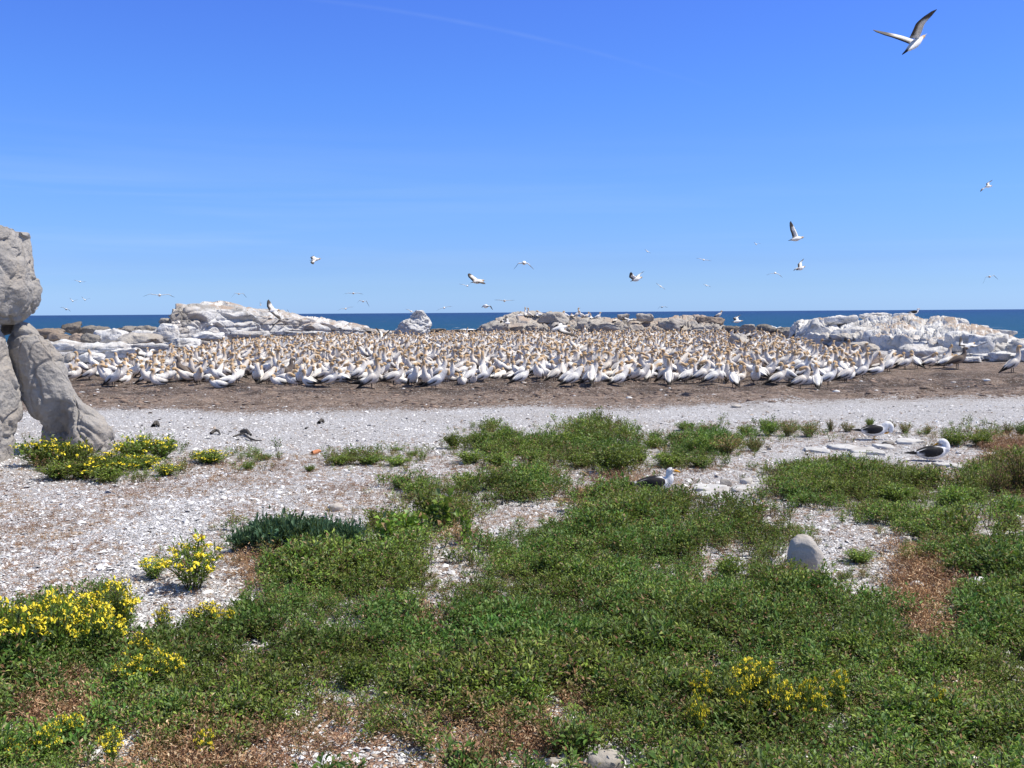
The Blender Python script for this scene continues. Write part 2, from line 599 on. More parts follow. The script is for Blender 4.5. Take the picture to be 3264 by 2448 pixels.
NU, NV = 520, 700
yy = np.concatenate([np.linspace(-12, 2.4, 12), 2.4 * np.exp(np.linspace(0.012, math.log(150 / 2.4), NV - 12))])
uu = np.linspace(-1, 1, NU)
uu = np.sign(uu) * (0.55 * np.abs(uu) + 0.45 * np.abs(uu) ** 3)
Y_ = np.repeat(yy[:, None], NU, 1)
X_ = uu[None, :] * (np.maximum(Y_, 2) * 0.95 + 7)
Z_ = ground_z(X_, Y_)
GV = np.stack([X_.ravel(), Y_.ravel(), Z_.ravel()], 1)
uv = project(np.stack([GV[:, 0], np.maximum(GV[:, 1], 2.6), GV[:, 2]], 1))
rng = np.random.default_rng(3)
wob = fbm(np.column_stack([GV[:, 0] * .45, GV[:, 1] * .8, 0 * GV[:, 0]]), 4, 44) * (GV[:, 1] < 24)
inb = inpoly(uv[:, 0], uv[:, 1] + 13 * wob - 6 * (GV[:, 1] < 24), BROWN).reshape(Y_.shape).astype(float)
for _ in range(70):                                  # soften the border between soil and shell
    inb[1:-1] = (inb[:-2] + 2 * inb[1:-1] + inb[2:]) / 4
damp = (sstep(21.0, 22.2, Y_) * (1 - sstep(25.5, 30, Y_)) * 0.9 + 0.25 * sstep(30, 34, Y_))  # soil darkens around the colony front, only slightly farther back
lg, lb = cover(uv, rng, 1.0)
near = (GV[:, 1] < 19)
litv = np.where(near, np.maximum(lb * 0.85, lg * 0.50), 0).reshape(Y_.shape)
for _ in range(2):
    litv[1:-1, 1:-1] = (litv[:-2, 1:-1] + litv[2:, 1:-1] + litv[1:-1, :-2] + litv[1:-1, 2:] + 2 * litv[1:-1, 1:-1]) / 6
me = mesh_np('ground', GV, grid_faces(NV, NU), mat=M_ground, attrs={'soil': inb.ravel(), 'litter': litv.ravel(), 'damp': damp.ravel()})
ground = add_obj('ground', me)
tag(ground, kind='structure')

# ------------------------------------------------------------------ sea: one big sheet below the shore, real swell near the coast
n1_, n2_ = 150, 420
sy = 80 * np.exp(np.linspace(0, math.log(45000 / 80), n2_))
sx = np.linspace(-1, 1, n1_)
SY = np.repeat(sy[:, None], n1_, 1)
SX = sx[None, :] * SY * 1.3
PW = np.stack([SX.ravel() * 0.05, SY.ravel() * 0.16, 0 * SY.ravel()], 1)
SZ = -1.55 + (0.16 * fbm(PW, 3, 40) * np.clip(1 - SY.ravel() / 900, 0, 1)).reshape(SY.shape)
me = mesh_np('sea', np.stack([SX.ravel(), SY.ravel(), SZ.ravel()], 1), grid_faces(n2_, n1_), mat=M_sea)
sea = add_obj('sea', me)
tag(sea, kind='structure')

# ------------------------------------------------------------------ rocks
WHT = np.array((0.73, 0.72, 0.70))
GRY = np.array((0.40, 0.37, 0.33))
TAN = np.array((0.43, 0.34, 0.27))
DRK = np.array((0.13, 0.115, 0.10))
NEARC = np.array((0.385, 0.36, 0.33))


def icodirs(n):
    import bmesh
    bm = bmesh.new()
    bmesh.ops.create_icosphere(bm, subdivisions=n, radius=1)
    bm.verts.ensure_lookup_table()
    v = np.array([x.co[:] for x in bm.verts])
    f = np.array([[q.index for q in p.verts] for p in bm.faces])
    bm.free()
    return v, f


ICO = {k: icodirs(k) for k in (3, 4, 5)}


def vnorm(V, F):
    n = np.zeros_like(V)
    a = np.cross(V[F[:, 1]] - V[F[:, 0]], V[F[:, 2]] - V[F[:, 0]])
    for k in range(F.shape[1]):
        np.add.at(n, F[:, k], a)
    return n / np.maximum(np.linalg.norm(n, axis=1), 1e-9)[:, None]


def rock_cols(V, N, base, seed, size, stain=0.5, topc=None, dark=0.35):
    q = V / size
    c = np.repeat(np.asarray(base)[None], len(V), 0)
    n = fbm(q * 2.3, 4, seed + 50)
    c = c * (1 + 0.10 * n)[:, None]
    k = sstep(0.10, 0.65, fbm(q * np.array([1.6, 1.6, 3.4]), 4, seed + 70)) * stain
    c = c * (1 - k)[:, None] + np.array((0.36, 0.31, 0.26)) * k[:, None]
    k = sstep(0.35, 0.8, fbm(q * np.array([2.2, 2.2, 5]), 4, seed + 90)) * dark
    c = c * (1 - k)[:, None] + DRK * k[:, None]
    if topc is not None:
        k = sstep(0.72, 0.93, N[:, 2]) * sstep(-0.2, 0.3, fbm(q * 1.5, 3, seed + 110))
        c = c * (1 - k)[:, None] + np.asarray(topc) * k[:, None]
    return np.clip(c, 0.02, 0.8)


def boulder(name, label, bbox, D=None, base=WHT, depth=0.8, seed=1, p=3.0, cuts=7, rough=0.06, sub=4, stain=0.35, dark=0.25,
            cat='boulder', group=None, mat=None, sink=0.18, tilt=0.0, topc=None, crack=0.05):
    x0, y0, x1, y1 = bbox
    r = np.random.default_rng(seed)
    g = G3((x0 + x1) / 2, y1)
    if D is None:
        D = g[1]
    a, bq = P3(x0, (y0 + y1) / 2, D), P3(x1, (y0 + y1) / 2, D)
    w = abs(bq[0] - a[0])
    top, bot = P3((x0 + x1) / 2, y0, D)[2], P3((x0 + x1) / 2, y1, D)[2]
    h = (top - bot) * (1 + sink)
    dp = depth * min(w, h * 2.5)
    V, F = ICO[sub]
    nrm = (np.abs(V) ** p).sum(1) ** (1 / p)
    V = V / nrm[:, None]
    for _ in range(cuts):
        n = r.normal(size=3)
        n /= np.linalg.norm(n)
        d = V @ n
        k = r.uniform(0.62, 0.90) * d.max()
        V = V - np.outer(np.maximum(d - k, 0) * 0.97, n)
    V /= np.abs(V).max(0)
    N = vnorm(V, F)
    sc = np.array([w / 2, dp / 2, h / 2])
    sz = max(h, w * 0.5)
    W = V * sc
    q = W / sz + seed * 3.7
    disp = rough * fbm(q * 2.2, 5, seed)
    e, _c = voro(q * np.array([1.7, 1.7, 2.6]) + 0.25 * fbm(q * 2, 2, seed + 5)[:, None], seed)
    disp = disp - crack * (1 - sstep(0.0, 0.13, e))
    disp = disp + 0.25 * rough * np.abs(vnoise(q * 9, seed + 3))
    W = W + N * (disp * sz)[:, None]
    if tilt:
        ct, st = math.cos(tilt), math.sin(tilt)
        W = np.stack([W[:, 0] * ct - W[:, 2] * st, W[:, 1], W[:, 0] * st + W[:, 2] * ct], 1)
    N = vnorm(W, F)
    me = mesh_np(name, W, F, rock_cols(W + seed, N, base, seed, sz, stain, topc, dark), mat or M_rock)
    c = P3((x0 + x1) / 2, y0, D + dp * 0.35)
    o = add_obj(name, me, loc=(c[0], c[1], bot + h / 2 - h * sink / (1 + sink)))
    return tag(o, label, cat, group)


def ridge(name, label, prof, base, D0, cdepth, base_col, seed, shoulder=0.8, sfrac=0.18, cat='rock', rough=0.05, crack=0.06,
          nx=460, nt_=90, topc=None, stain=0.4, dark=0.3, bs=1.6, group=None, dprof=None, front=0.0, strata=0.0):
    px = np.linspace(prof[0][0], prof[-1][0], nx)
    ty = np.interp(px, [q[0] for q in prof], [q[1] for q in prof])
    by = np.interp(px, [q[0] for q in base], [q[1] for q in base])
    V = np.zeros((nx, nt_, 3))
    tt = np.linspace(0, 1, nt_)
    ed = np.minimum(1, np.minimum(np.arange(nx), nx - 1 - np.arange(nx)) / 14.0) ** 0.5
    for i in range(nx):
        D = D0 if dprof is None else float(np.interp(px[i], [q[0] for q in dprof], [q[1] for q in dprof]))
        cd = cdepth * (0.25 + 0.75 * ed[i])
        f = P3(px[i], by[i], D)
        t_ = P3(px[i], ty[i], D + cd)
        H = max(t_[2] - f[2], 0.02)
        zs = [f[2] - 0.9, f[2] - 0.1, f[2] + H * shoulder * 0.45, f[2] + H * shoulder * 0.85, f[2] + H * shoulder, t_[2], f[2] + H * 0.75, f[2] - 1.2]
        dy = [0, 0, -0.02 * cd + front, 0.03 * cd, sfrac * cd, cd, cd * 1.5, cd * 2.0]
        tk = [0, .07, .24, .36, .46, .74, .88, 1]
        V[i, :, 2] = np.interp(tt, tk, zs)
        V[i, :, 1] = D + np.interp(tt, tk, dy)
        sx_ = np.interp(tt, tk, [0, 0, 0, 0, sfrac, 1, 1, 1])
        V[i, :, 0] = f[0] * (1 - sx_) + t_[0] * sx_
    V[:, 1:-1] = (V[:, :-2] + V[:, 1:-1] * 2 + V[:, 2:]) / 4
    W = V.reshape(-1, 3)
    F = grid_faces(nx, nt_)[:, ::-1]
    N = vnorm(W, F)
    if N[:, 2].mean() < 0:
        N, F = -N, F[:, ::-1]
    q = W / bs
    wq = q * np.array([1.0, 1.0, 1.9]) + 0.35 * np.stack([fbm(q * 1.3, 3, seed + 1), fbm(q * 1.3, 3, seed + 2), fbm(q * 1.3, 3, seed + 3)], 1)
    e, cv = voro(wq, seed)
    e2, cv2 = voro(wq * 2.7, seed + 9)
    disp = rough * fbm(q * 1.7, 5, seed) - crack * (1 - sstep(0, 0.14, e)) - 0.4 * crack * (1 - sstep(0, 0.15, e2)) + (cv - 0.5) * rough * 1.2 + (cv2 - 0.5) * rough * 0.4
    gv = fbm(q * 1.5 + 9, 4, seed + 55)
    disp = disp - 0.06 * np.exp(-(gv / 0.05) ** 2)
    if strata:
        ph = W[:, 2] * 2.3 + 0.55 * fbm(W * np.array([.35, .35, .6]), 3, seed + 77)
        disp = disp - strata * np.exp(-(((ph % 1.0) - .5) / .09) ** 2) * sstep(-.2, .3, vnoise(W * .45, seed + 78))
    W = W + N * (disp * bs)[:, None]
    N = vnorm(W, F)
    c = W.mean(0)
    col = rock_cols(W, N, base_col, seed, bs, stain, topc, dark)
    me = mesh_np(name, W - c, F, col, M_rock)
    o = add_obj(name, me, loc=c)
    return tag(o, label, cat, group)


def rowrock(name, label, rows, D, seed, depth=0.85, cat='boulder', p=2.6, rough=0.07, base=NEARC, nseg=230, nring=260, crack=0.03, tiltdep=0.0, drop=0.4, mat=None, group='weathered boulders at the left edge', dents=()):
    """a boulder from its outline: a width at each height, rounded in depth"""
    ys = np.linspace(rows[0][0], rows[-1][0], nring)
    xl = np.interp(ys, [r[0] for r in rows], [r[1] for r in rows])
    xr = np.interp(ys, [r[0] for r in rows], [r[2] for r in rows])
    k = np.ones(9) / 9
    pad = lambda a: np.convolve(np.concatenate([np.full(4, a[0]), a, np.full(4, a[-1])]), k, 'valid')
    xl, xr = pad(xl), pad(xr)
    hw = (xr - xl) / 2
    dmax = hw.max()
    V = np.zeros((nring, nseg, 3))
    th = np.linspace(0, 2 * math.pi, nseg, endpoint=False)
    cx_, sy_ = np.cos(th), np.sin(th)
    nr = (np.abs(cx_) ** p + np.abs(sy_) ** p) ** (1 / p)
    cx_, sy_ = cx_ / nr, sy_ / nr
    for i in range(nring):
        m = P3((xl[i] + xr[i]) / 2, ys[i], D + 0.0)
        rr = P3(xr[i], ys[i], D)
        w = rr[0] - m[0]
        t = i / (nring - 1)
        cap = 0.9 + 0.1 * min(1, t / 0.05)
        dd_ = depth * (0.35 * dmax + 0.65 * hw[i]) * S / 1024 * D * cap
        V[i, :, 0] = m[0] + cx_ * w
        V[i, :, 1] = D + dd_ * 0.5 - sy_ * dd_ + tiltdep * t
        V[i, :, 2] = m[2]
    for _ in range(6):          # keep the outline as seen although the flank recedes
        for i in range(nring):
            pu = project(V[i])[:, 0]
            lo_, hi_ = pu.min(), pu.max()
            cx0 = V[i, :, 0].mean()
            k_ = (xr[i] - xl[i]) / max(hi_ - lo_, 1)
            V[i, :, 0] = cx0 + (V[i, :, 0] - cx0) * k_
            pu = project(V[i])[:, 0]
            V[i, :, 0] += (xr[i] - pu.max()) * S / 1024 * D
    for (du, dv, ru, rv, dm_) in dents:      # hollows worn into the near face
        for i in range(nring):
            pj = project(V[i])
            fr_ = sstep(0.0, 0.6, (V[i, :, 1].mean() - V[i, :, 1]) / (np.ptp(V[i, :, 1]) / 2))
            V[i, :, 1] += fr_ * dm_ * np.exp(-((pj[:, 0] - du) / ru) ** 2 - ((pj[:, 1] - dv) / rv) ** 2)
    fa = np.clip(1 - np.linspace(0, 1, nring) / .10, 0, 1)[:, None]
    V[:, :, 2] += fa * 0.09 * fbm(V[:1].repeat(nring, 0).reshape(-1, 3) * 2.6, 4, seed + 60).reshape(nring, nseg)
    top = V[0].mean(0) + np.array([0, 0, 0.03])
    bot = V[-1].mean(0) - np.array([0, 0, drop])
    W = np.concatenate([V.reshape(-1, 3), [top], [bot]])
    F = grid_faces(nring, nseg, True)
    j = np.arange(nseg)
    T = np.concatenate([np.stack([(j + 1) % nseg, j, np.full(nseg, len(W) - 2)], 1),
                        np.stack([(nring - 1) * nseg + j, (nring - 1) * nseg + (j + 1) % nseg, np.full(nseg, len(W) - 1)], 1)])
    T4 = np.concatenate([F, np.concatenate([T, T[:, 2:]], 1)])
    N = vnorm(W, F)
    out = W.mean(0)
    if ((W - out) * N).sum() < 0:
        N = -N
        F = F[:, ::-1]
        T = T[:, ::-1]
    sz = 1.0
    q = W / sz + seed
    warp = q + 0.25 * np.stack([fbm(q * 1.6, 3, seed + 11), fbm(q * 1.6, 3, seed + 12), fbm(q * 1.6, 3, seed + 13)], 1)
    e, cv = voro(warp * np.array([1.5, 1.5, 1.1]), seed)
    rid = 1 - np.abs(fbm(q * np.array([1.5, 1.5, 1.0]) + 7, 4, seed + 21))
    rid2 = np.abs(fbm(warp * 3.1, 4, seed + 31))
    disp = rough * 1.5 * fbm(q * 1.1, 4, seed, 0.38) + rough * 0.6 * (rid - 0.7) - crack * (1 - sstep(0, 0.12, e)) + (cv - 0.5) * rough * 0.3 - 0.3 * rough * rid2
    pits = sstep(0.30, 0.7, vnoise(q * 6.5, seed + 8)) * rough * 0.4 + rough * 0.22 * np.abs(fbm(q * np.array([7.0, 7.0, 3.5]) + q[:, 2:3] * 2.0, 4, seed + 41, 0.6))
    crk = rough / 0.05
    gv = fbm(q * np.array([1.1, 1.1, 0.8]) + 0.5 * q[:, [2, 0, 1]], 4, seed + 55)
    gv2 = fbm(q * np.array([2.4, 2.4, 1.4]) - 0.4 * q[:, [2, 0, 1]], 3, seed + 56)
    disp = disp - disp.mean() - crk * (0.026 * np.exp(-(gv / 0.045) ** 2) + 0.018 * np.exp(-(gv2 / 0.05) ** 2)) + crk * 0.02 * np.sign(gv) * sstep(0, .15, np.abs(gv))
    tt_ = np.concatenate([np.repeat(np.linspace(0, 1, nring), nseg), [0, 1]])
    W = W + N * ((disp - pits) * sstep(0, .05, tt_))[:, None]
    N = vnorm(W, F)
    c = W.mean(0)
    c[2] = W[:, 2].min()
    col = rock_cols(W, N, base, seed, 0.9, 0.35, None, 0.10)
    me = mesh_np(name, W - c, [F, T], col, mat or M_nearrock)
    o = add_obj(name, me, loc=c)
    return tag(o, label, cat, group)


head_rows = [(736, -260, 92), (742, -300, 100), (754, -320, 105), (811, -330, 113), (878, -330, 121), (917, -320, 135), (950, -300, 131),
             (984, -270, 116), (1005, -230, 100), (1022, -200, 84), (1034, -170, 66)]
rowrock('boulder', 'huge grey block balanced on top of the stone pillar at the left edge', head_rows, 12.3, 4, depth=0.8, p=4.0, rough=0.045, drop=0.02, dents=[(40, 960, 40, 70, .12), (30, 780, 14, 90, .10)])
pil_rows = [(1046, -200, 4), (1062, -215, 12), (1085, -225, 19), (1158, -235, 32), (1230, -240, 49), (1341, -245, 59), (1400, -250, 53), (1447, -250, 49), (1500, -250, 48)]
rowrock('boulder', 'rough grey stone pillar cut off by the left edge, under the huge block', pil_rows, 12.2, 9, depth=0.8, p=2.6, rough=0.048)
lean_rows = [(1050, 50, 88), (1066, 34, 138), (1095, 20, 178), (1122, 24, 195), (1148, 30, 208), (1211, 47, 226), (1240, 54, 240), (1278, 76, 270),
             (1312, 98, 294), (1350, 126, 330), (1380, 130, 346), (1408, 131, 358), (1437, 131, 356), (1490, 128, 350)]
rowrock('boulder', 'grey boulder leaning left against the stone pillar, yellow flowers at its foot', lean_rows, 12.9, 14, depth=0.75, p=2.2, rough=0.05, dents=[(168, 1400, 34, 85, .42), (205, 1300, 40, 60, .10)])
boulder('stone', 'small dark wedge stone jammed between the balanced block and the pillar', (-60, 1012, 56, 1068), 12.9, DRK * 1.6, 0.9, 31,
        cat='stone', mat=M_nearrock, sink=0.0)

rowrock('boulder', 'lone upright wedge of pale rock standing in the gap before the sea', [(991, 1326, 1344), (996, 1312, 1352), (1006, 1302, 1357), (1020, 1288, 1364),
        (1036, 1270, 1364), (1050, 1256, 1358), (1070, 1248, 1354)], 64, 23, depth=0.7, p=2.6, rough=0.16, base=WHT * .92, nseg=90, nring=80, crack=.12, mat=M_rock, group='rocks along the shore')
# left platform
prof = [(543, 1020), (548, 978), (562, 969), (640, 962), (700, 968), (760, 974), (850, 986), (900, 990), (960, 1004), (1000, 1008), (1060, 1022), (1130, 1035),
        (1200, 1045), (1250, 1056)]
base = [(543, 1076), (600, 1079), (700, 1068), (760, 1064), (900, 1058), (1250, 1061)]
ridge('rock_outcrop', 'long pale rock platform with a sheer left end, sloping down towards the gap', prof, base, 57, 3.2, WHT * 0.88, 3,
      shoulder=0.86, sfrac=0.12, topc=TAN, rough=0.040, crack=0.075, bs=3.6, stain=0.6, dark=0.55, dprof=[(543, 55), (760, 60), (1250, 68)], strata=.04)
# middle ridge
prof = [(1515, 1050), (1528, 1036), (1560, 1024), (1600, 1012), (1612, 998), (1650, 994), (1700, 995), (1760, 999), (1820, 1004), (1900, 1012), (1960, 1020),
        (1990, 1010), (2040, 1012), (2080, 1011), (2150, 1015), (2200, 1012), (2240, 1006), (2290, 1012), (2310, 1030), (2360, 1046)]
base = [(1515, 1060), (2360, 1062)]
ridge('rock_outcrop', 'low grey rock ridge behind the middle of the colony, gannets along its crest', prof, base, 74, 3.5, GRY * 1.16, 7,
      shoulder=0.42, sfrac=0.15, topc=TAN * 1.05, rough=0.06, crack=0.11, bs=3.0, stain=0.5, dark=0.30, strata=.06)
# right outcrop
prof = [(2538, 1060), (2545, 1028), (2570, 1020), (2650, 1014), (2735, 1018), (2800, 1006), (2870, 1008), (2960, 1013), (3040, 1016), (3080, 1034),
        (3150, 1046), (3220, 1064), (3264, 1082), (3420, 1104), (3700, 1135), (3760, 1150)]
base = [(2538, 1092), (2620, 1104), (2760, 1116), (2900, 1122), (3100, 1136), (3264, 1140), (3760, 1160)]
ridge('rock_outcrop', 'broad whitewashed rock mound at the right with a bare tan crown', prof, base, 47, 5.0, WHT, 12,
      shoulder=0.52, sfrac=0.22, topc=TAN, rough=0.05, crack=0.10, bs=2.2, stain=0.35, dark=0.2, dprof=[(2538, 50), (2760, 45), (2900, 42), (3100, 38.8), (3264, 37.5), (3760, 34)])

RB = [  # boulders of the right outcrop: box in px, distance, colour, label
    ((2541, 1017, 2668, 1100), 49.5, .92, 'bulky cracked white block at the far left end of the right outcrop'),
    ((2640, 1042, 2772, 1100), 47.6, .92, 'creased white boulder beside the block at the left end of the right outcrop'),
    ((2752, 1052, 2806, 1114), 46.0, 1, 'upright white boulder left of the darkest cleft in the right outcrop'),
    ((2780, 1050, 2832, 1112), 46.4, .96, 'narrow white boulder squeezed left of the darkest cleft'),
    ((2823, 1060, 2875, 1118), 45.6, 1, 'rounded white boulder just right of the darkest cleft'),
    ((2868, 1056, 2926, 1112), 46.2, .97, 'square white boulder under the long pale slab'),
    ((2872, 1038, 2985, 1072), 47.2, 1.0, 'long pale slab lying on top of the row of white boulders'),
    ((2915, 1080, 2990, 1126), 44.4, 1, 'squat white boulder behind the angular front boulder'),
    ((2984, 1058, 3036, 1118), 44.6, .97, 'tall white boulder with a shadowed right flank in the right outcrop'),
    ((3014, 1052, 3110, 1132), 43.4, 1.0, 'large white boulder behind the gannet with raised wings'),
    ((3085, 1066, 3172, 1136), 42.9, 1.0, 'bulging white boulder right of the gannet with raised wings'),
    ((3130, 1064, 3222, 1134), 42.4, .98, 'white boulder with a rounded top near the right frame edge'),
    ((3216, 1082, 3300, 1136), 41.2, .96, 'white boulder cut by the right edge of the picture'),
    ((2865, 1096, 2972, 1150), 42.4, .97, 'angular white boulder standing in front of the outcrop beside the colony'),
    ((2996, 1008, 3078, 1044), 48.6, 1, 'smooth white boulder on the right shoulder of the outcrop skyline'),
    ((2852, 999, 2914, 1024), 50.5, 1, 'white boulder on the outcrop skyline left of the perched gull'),
    ((2742, 996, 2842, 1012), 51.8, .95, 'flat white rock forming the highest point of the outcrop skyline'),
    ((2740, 1003, 2788, 1017), 51.2, .85, 'small grey rock below the highest skyline rock'),
    ((2626, 1006, 2740, 1030), 50.6, 1, 'low white rock on the left part of the outcrop skyline'),
    ((3029, 1124, 3106, 1148), 41.2, 1, 'low white boulder at the foot of the outcrop behind the brown gannet'),
    ((3100, 1126, 3180, 1150), 41.0, 1, 'low white boulder right of the one behind the brown gannet'),
    ((2966, 1130, 3016, 1150), 41.4, 1, 'small white boulder in front of the bare slope by the colony edge'),
    ((3040, 1100, 3074, 1124), 41.9, 1, 'small round white boulder under the raised wing'),
    ((2841, 1007, 2872, 1034), 49.0, .93, 'small upright white rock on the bare tan crown'),
    ((2806, 1003, 2836, 1017), 50.0, 1, 'small white rock below the skyline on the tan crown'),
    ((2664, 1094, 2800, 1124), 45.4, .66, 'long low grey slab sloping down to the colony from the outcrop'),
    ((2900, 1012, 2990, 1040), 48.2, 1, 'white slab lying on the middle of the tan crown'),
    ((3060, 1038, 3150, 1062), 46.5, 1, 'white slab on the right slope of the outcrop'),
    ((3166, 1050, 3236, 1076), 47.0, .85, 'pointed grey rock on the far right skyline against the sea'),
    ((3160, 1122, 3262, 1152), 40.6, 1, 'low white rock at the foot of the outcrop by the right edge'),
    ((3060, 1138, 3130, 1158), 39.4, 1, 'flat white rock on the gravel between brown gannet and lone gannet'),
    ((2940, 1104, 3030, 1140), 42.6, 1, 'rounded white rock right of the angular front boulder'),
    ((3230, 1112, 3330, 1150), 40.6, .97, 'white rock cut by the right edge at the foot of the outcrop'),
    ((2830, 1114, 2868, 1130), 43.6, 1, 'little white rock left of the angular front boulder'),
]
for k, (bb, D, f, lab) in enumerate(RB):
    if bb[3] > 1095:
        D = min(D, G3((bb[0] + bb[2]) / 2, bb[3])[1])
    boulder('boulder', lab, bb, D, WHT * f if f > .7 else GRY * 1.25, 0.95, 100 + k, p=5.0, cuts=13, rough=0.055, crack=0.11, stain=0.30, dark=0.28,
            group='white boulders of the right outcrop', sub=4)
LB = [
    ((104, 1042, 205, 1074), 58, TAN * .62, 'brown layered rock on the shoreline just right of the leaning boulder'),
    ((196, 1023, 258, 1062), 60, DRK * 1.25, 'dark peaked rock, the highest of the left shoreline'),
    ((246, 1037, 350, 1064), 61, GRY * .62, 'dark grey jagged rock right of the peaked shoreline rock'),
    ((364, 1040, 508, 1060), 63, GRY * .85, 'thin dark-topped slab on the left shoreline skyline'),
    ((155, 1060, 235, 1092), 50, TAN * .70, 'brown rounded rock above the pale flats at the left'),
    ((225, 1064, 300, 1096), 49, TAN * .80, 'low brown rock left of the dark-faced boulder'),
    ((254, 1062, 316, 1092), 47, GRY * .62, 'dark-faced boulder with a white top among the left rocks'),
    ((300, 1047, 410, 1090), 50, WHT, 'white mound behind the long oval boulder'),
    ((364, 1063, 514, 1106), 44, GRY * 1.25, 'long smooth grey oval boulder lying on the left flats'),
    ((484, 1033, 572, 1084), 54, WHT, 'white boulder leaning on the sheer end of the long platform'),
    ((504, 1014, 550, 1036), 57, GRY, 'small grey rock behind the sheer end of the long platform'),
    ((400, 1056, 500, 1080), 54, WHT * .9, 'pale cracked rock behind the oval boulder'),
    ((110, 1086, 260, 1120), 42, WHT, 'low white rock shelf next to the leaning boulder'),
    ((240, 1092, 410, 1126), 41, WHT, 'wide white rock shelf in front of the oval boulder'),
    ((390, 1096, 560, 1120), 42.5, WHT, 'white shelf right of the oval boulder, near the back of the colony'),
    ((198, 1126, 262, 1158), 36, GRY * 1.3, 'square grey block by the leftmost gannets'),
    ((250, 1124, 330, 1156), 35.5, WHT, 'pale low block right of the square grey block'),
    ((540, 1078, 640, 1108), 46, WHT, 'white rock at the foot of the sheer end of the platform'),
    ((616, 1058, 720, 1086), 52, WHT, 'low white rock in front of the left platform'),
    ((700, 1056, 860, 1078), 56, WHT * .95, 'low white ledge at the foot of the middle of the platform'),
    ((840, 1054, 1010, 1068), 60, WHT * .95, 'thin white ledge behind the far edge of the colony'),
    ((330, 1108, 470, 1138), 38, WHT, 'flat white rock just behind the left part of the colony'),
    ((2324, 1064, 2394, 1112), 50, GRY * 1.25, 'squared grey boulder standing inside the colony'),
    ((2356, 1034, 2412, 1064), 66, GRY, 'rounded grey rock among the dark rocks between ridge and outcrop'),
    ((2404, 1036, 2478, 1068), 68, GRY * .5, 'dark slab sloping to the sea left of the white outcrop'),
    ((2460, 1044, 2530, 1072), 67, GRY * .6, 'dark jagged rock beside the left end of the white outcrop'),
    ((2500, 1050, 2560, 1080), 62, GRY * .95, 'grey rock touching the left end of the white outcrop'),
    ((2300, 1038, 2362, 1062), 70, DRK * 1.3, 'black rock at the right end of the grey ridge'),
    ((2215, 1008, 2310, 1036), 76, TAN * .65, 'dark brown slab on the right end of the grey ridge'),
    ((2026, 1000, 2086, 1026), 75, GRY * 1.2, 'rounded pale block on the crest of the grey ridge'),
    ((1968, 1000, 2012, 1018), 75.5, GRY * 1.1, 'small grey block left of the rounded pale block on the ridge'),
    ((1712, 994, 1812, 1034), 75, GRY * 1.15, 'largest grey block near the top of the ridge below the perched gannets'),
    ((1840, 1022, 1890, 1056), 73, GRY * 1.0, 'short grey block in the face of the ridge'),
    ((1880, 1024, 1980, 1058), 73, GRY * 1.2, 'wide grey slab in the lower face of the ridge'),
    ((1700, 1050, 1712, 1060), 73, GRY, 'small grey stone at the foot of the ridge'),
    ((1528, 1024, 1620, 1060), 73, GRY * 1.15, 'smooth grey shoulder of rock at the left end of the ridge'),
    ((1360, 1048, 1420, 1058), 74, DRK, 'black wet rock right of the lone upright rock'),
    ((1440, 1050, 1528, 1058), 75, DRK, 'black wet rock before the left end of the ridge'),
    ((2085, 1016, 2180, 1050), 74, GRY * 1.2, 'pale tilted slab in the right half of the ridge'),
]
for k, (bb, D, cb_, lab) in enumerate(LB):
    if bb[3] > 1095:
        D = min(D, G3((bb[0] + bb[2]) / 2, bb[3])[1])
    wd = (bb[2] - bb[0]) / (bb[3] - bb[1])
    boulder('boulder', lab, bb, D, cb_, 0.9, 200 + k, p=4.6 if wd > 2.5 else 3.6, cuts=14, rough=0.075, crack=0.10, stain=0.40, dark=0.38,
            group='rocks along the shore', sub=4)

# stones and slabs in the foreground
FG = [
    ((2508, 1716, 2620, 1828), GRY * 1.25, 'rounded grey boulder half hidden by plants in the right foreground', 'boulder'),
    ((2290, 1530, 2334, 1552), GRY * .9, 'small grey stone on the flat slabs right of the yellow-billed gull', 'stone'),
    ((1044, 1606, 1092, 1630), GRY * 1.25, 'pale grey stone on the shell gravel behind the dark green plants', 'stone'),
    ((1096, 1734, 1142, 1748), WHT * .85, 'pale stone in front of the dark green plants', 'stone'),
    ((2865, 1712, 2905, 1736), GRY * 1.3, 'small pale stone among the plants right of the rounded boulder', 'stone'),
    ((2900, 1856, 2950, 1884), WHT * .95, 'white stone in the dry brown patch at the right', 'stone'),
    ((3080, 1846, 3156, 1886), WHT * .95, 'white wedge-shaped stone right of the dry brown patch', 'stone'),
    ((1434, 1932, 1480, 1948), WHT * .9, 'flat pale stone in the gap in the middle of the green plants', 'stone'),
    ((1870, 2412, 1992, 2462), GRY * 1.1, 'rough grey stone cut by the bottom edge of the picture', 'stone'),
    ((1740, 2420, 1800, 2450), GRY * 1.2, 'small grey stone at the bottom edge left of the rough grey stone', 'stone'),
    ((2812, 1408, 2850, 1420), GRY * .5, 'dark oval stone lying on the pale slabs before the preening gull', 'stone'),
    ((2754, 1436, 2784, 1448), GRY * .7, 'little dark grey stone at the end of a pale slab near the preening gull', 'stone'),
    ((2330, 1290, 2366, 1300), GRY * 1.2, 'pale pebble on the edge of the shell gravel beyond the bushes', 'stone'),
    ((430, 1990, 466, 2010), WHT, 'white stone on the gravel among the yellow flowers at the left', 'stone'),
]
for k, (bb, cb_, lab, cat) in enumerate(FG):
    boulder(cat, lab, bb, None, cb_, 0.85, 300 + k, p=2.4, cuts=6, rough=0.05 if k else 0.03, crack=0.02 if k else 0.008, stain=0.35, dark=0.15, cat=cat, mat=M_stone, sink=0.3,
            group='loose stones on the gravel', sub=4 if k else 5)
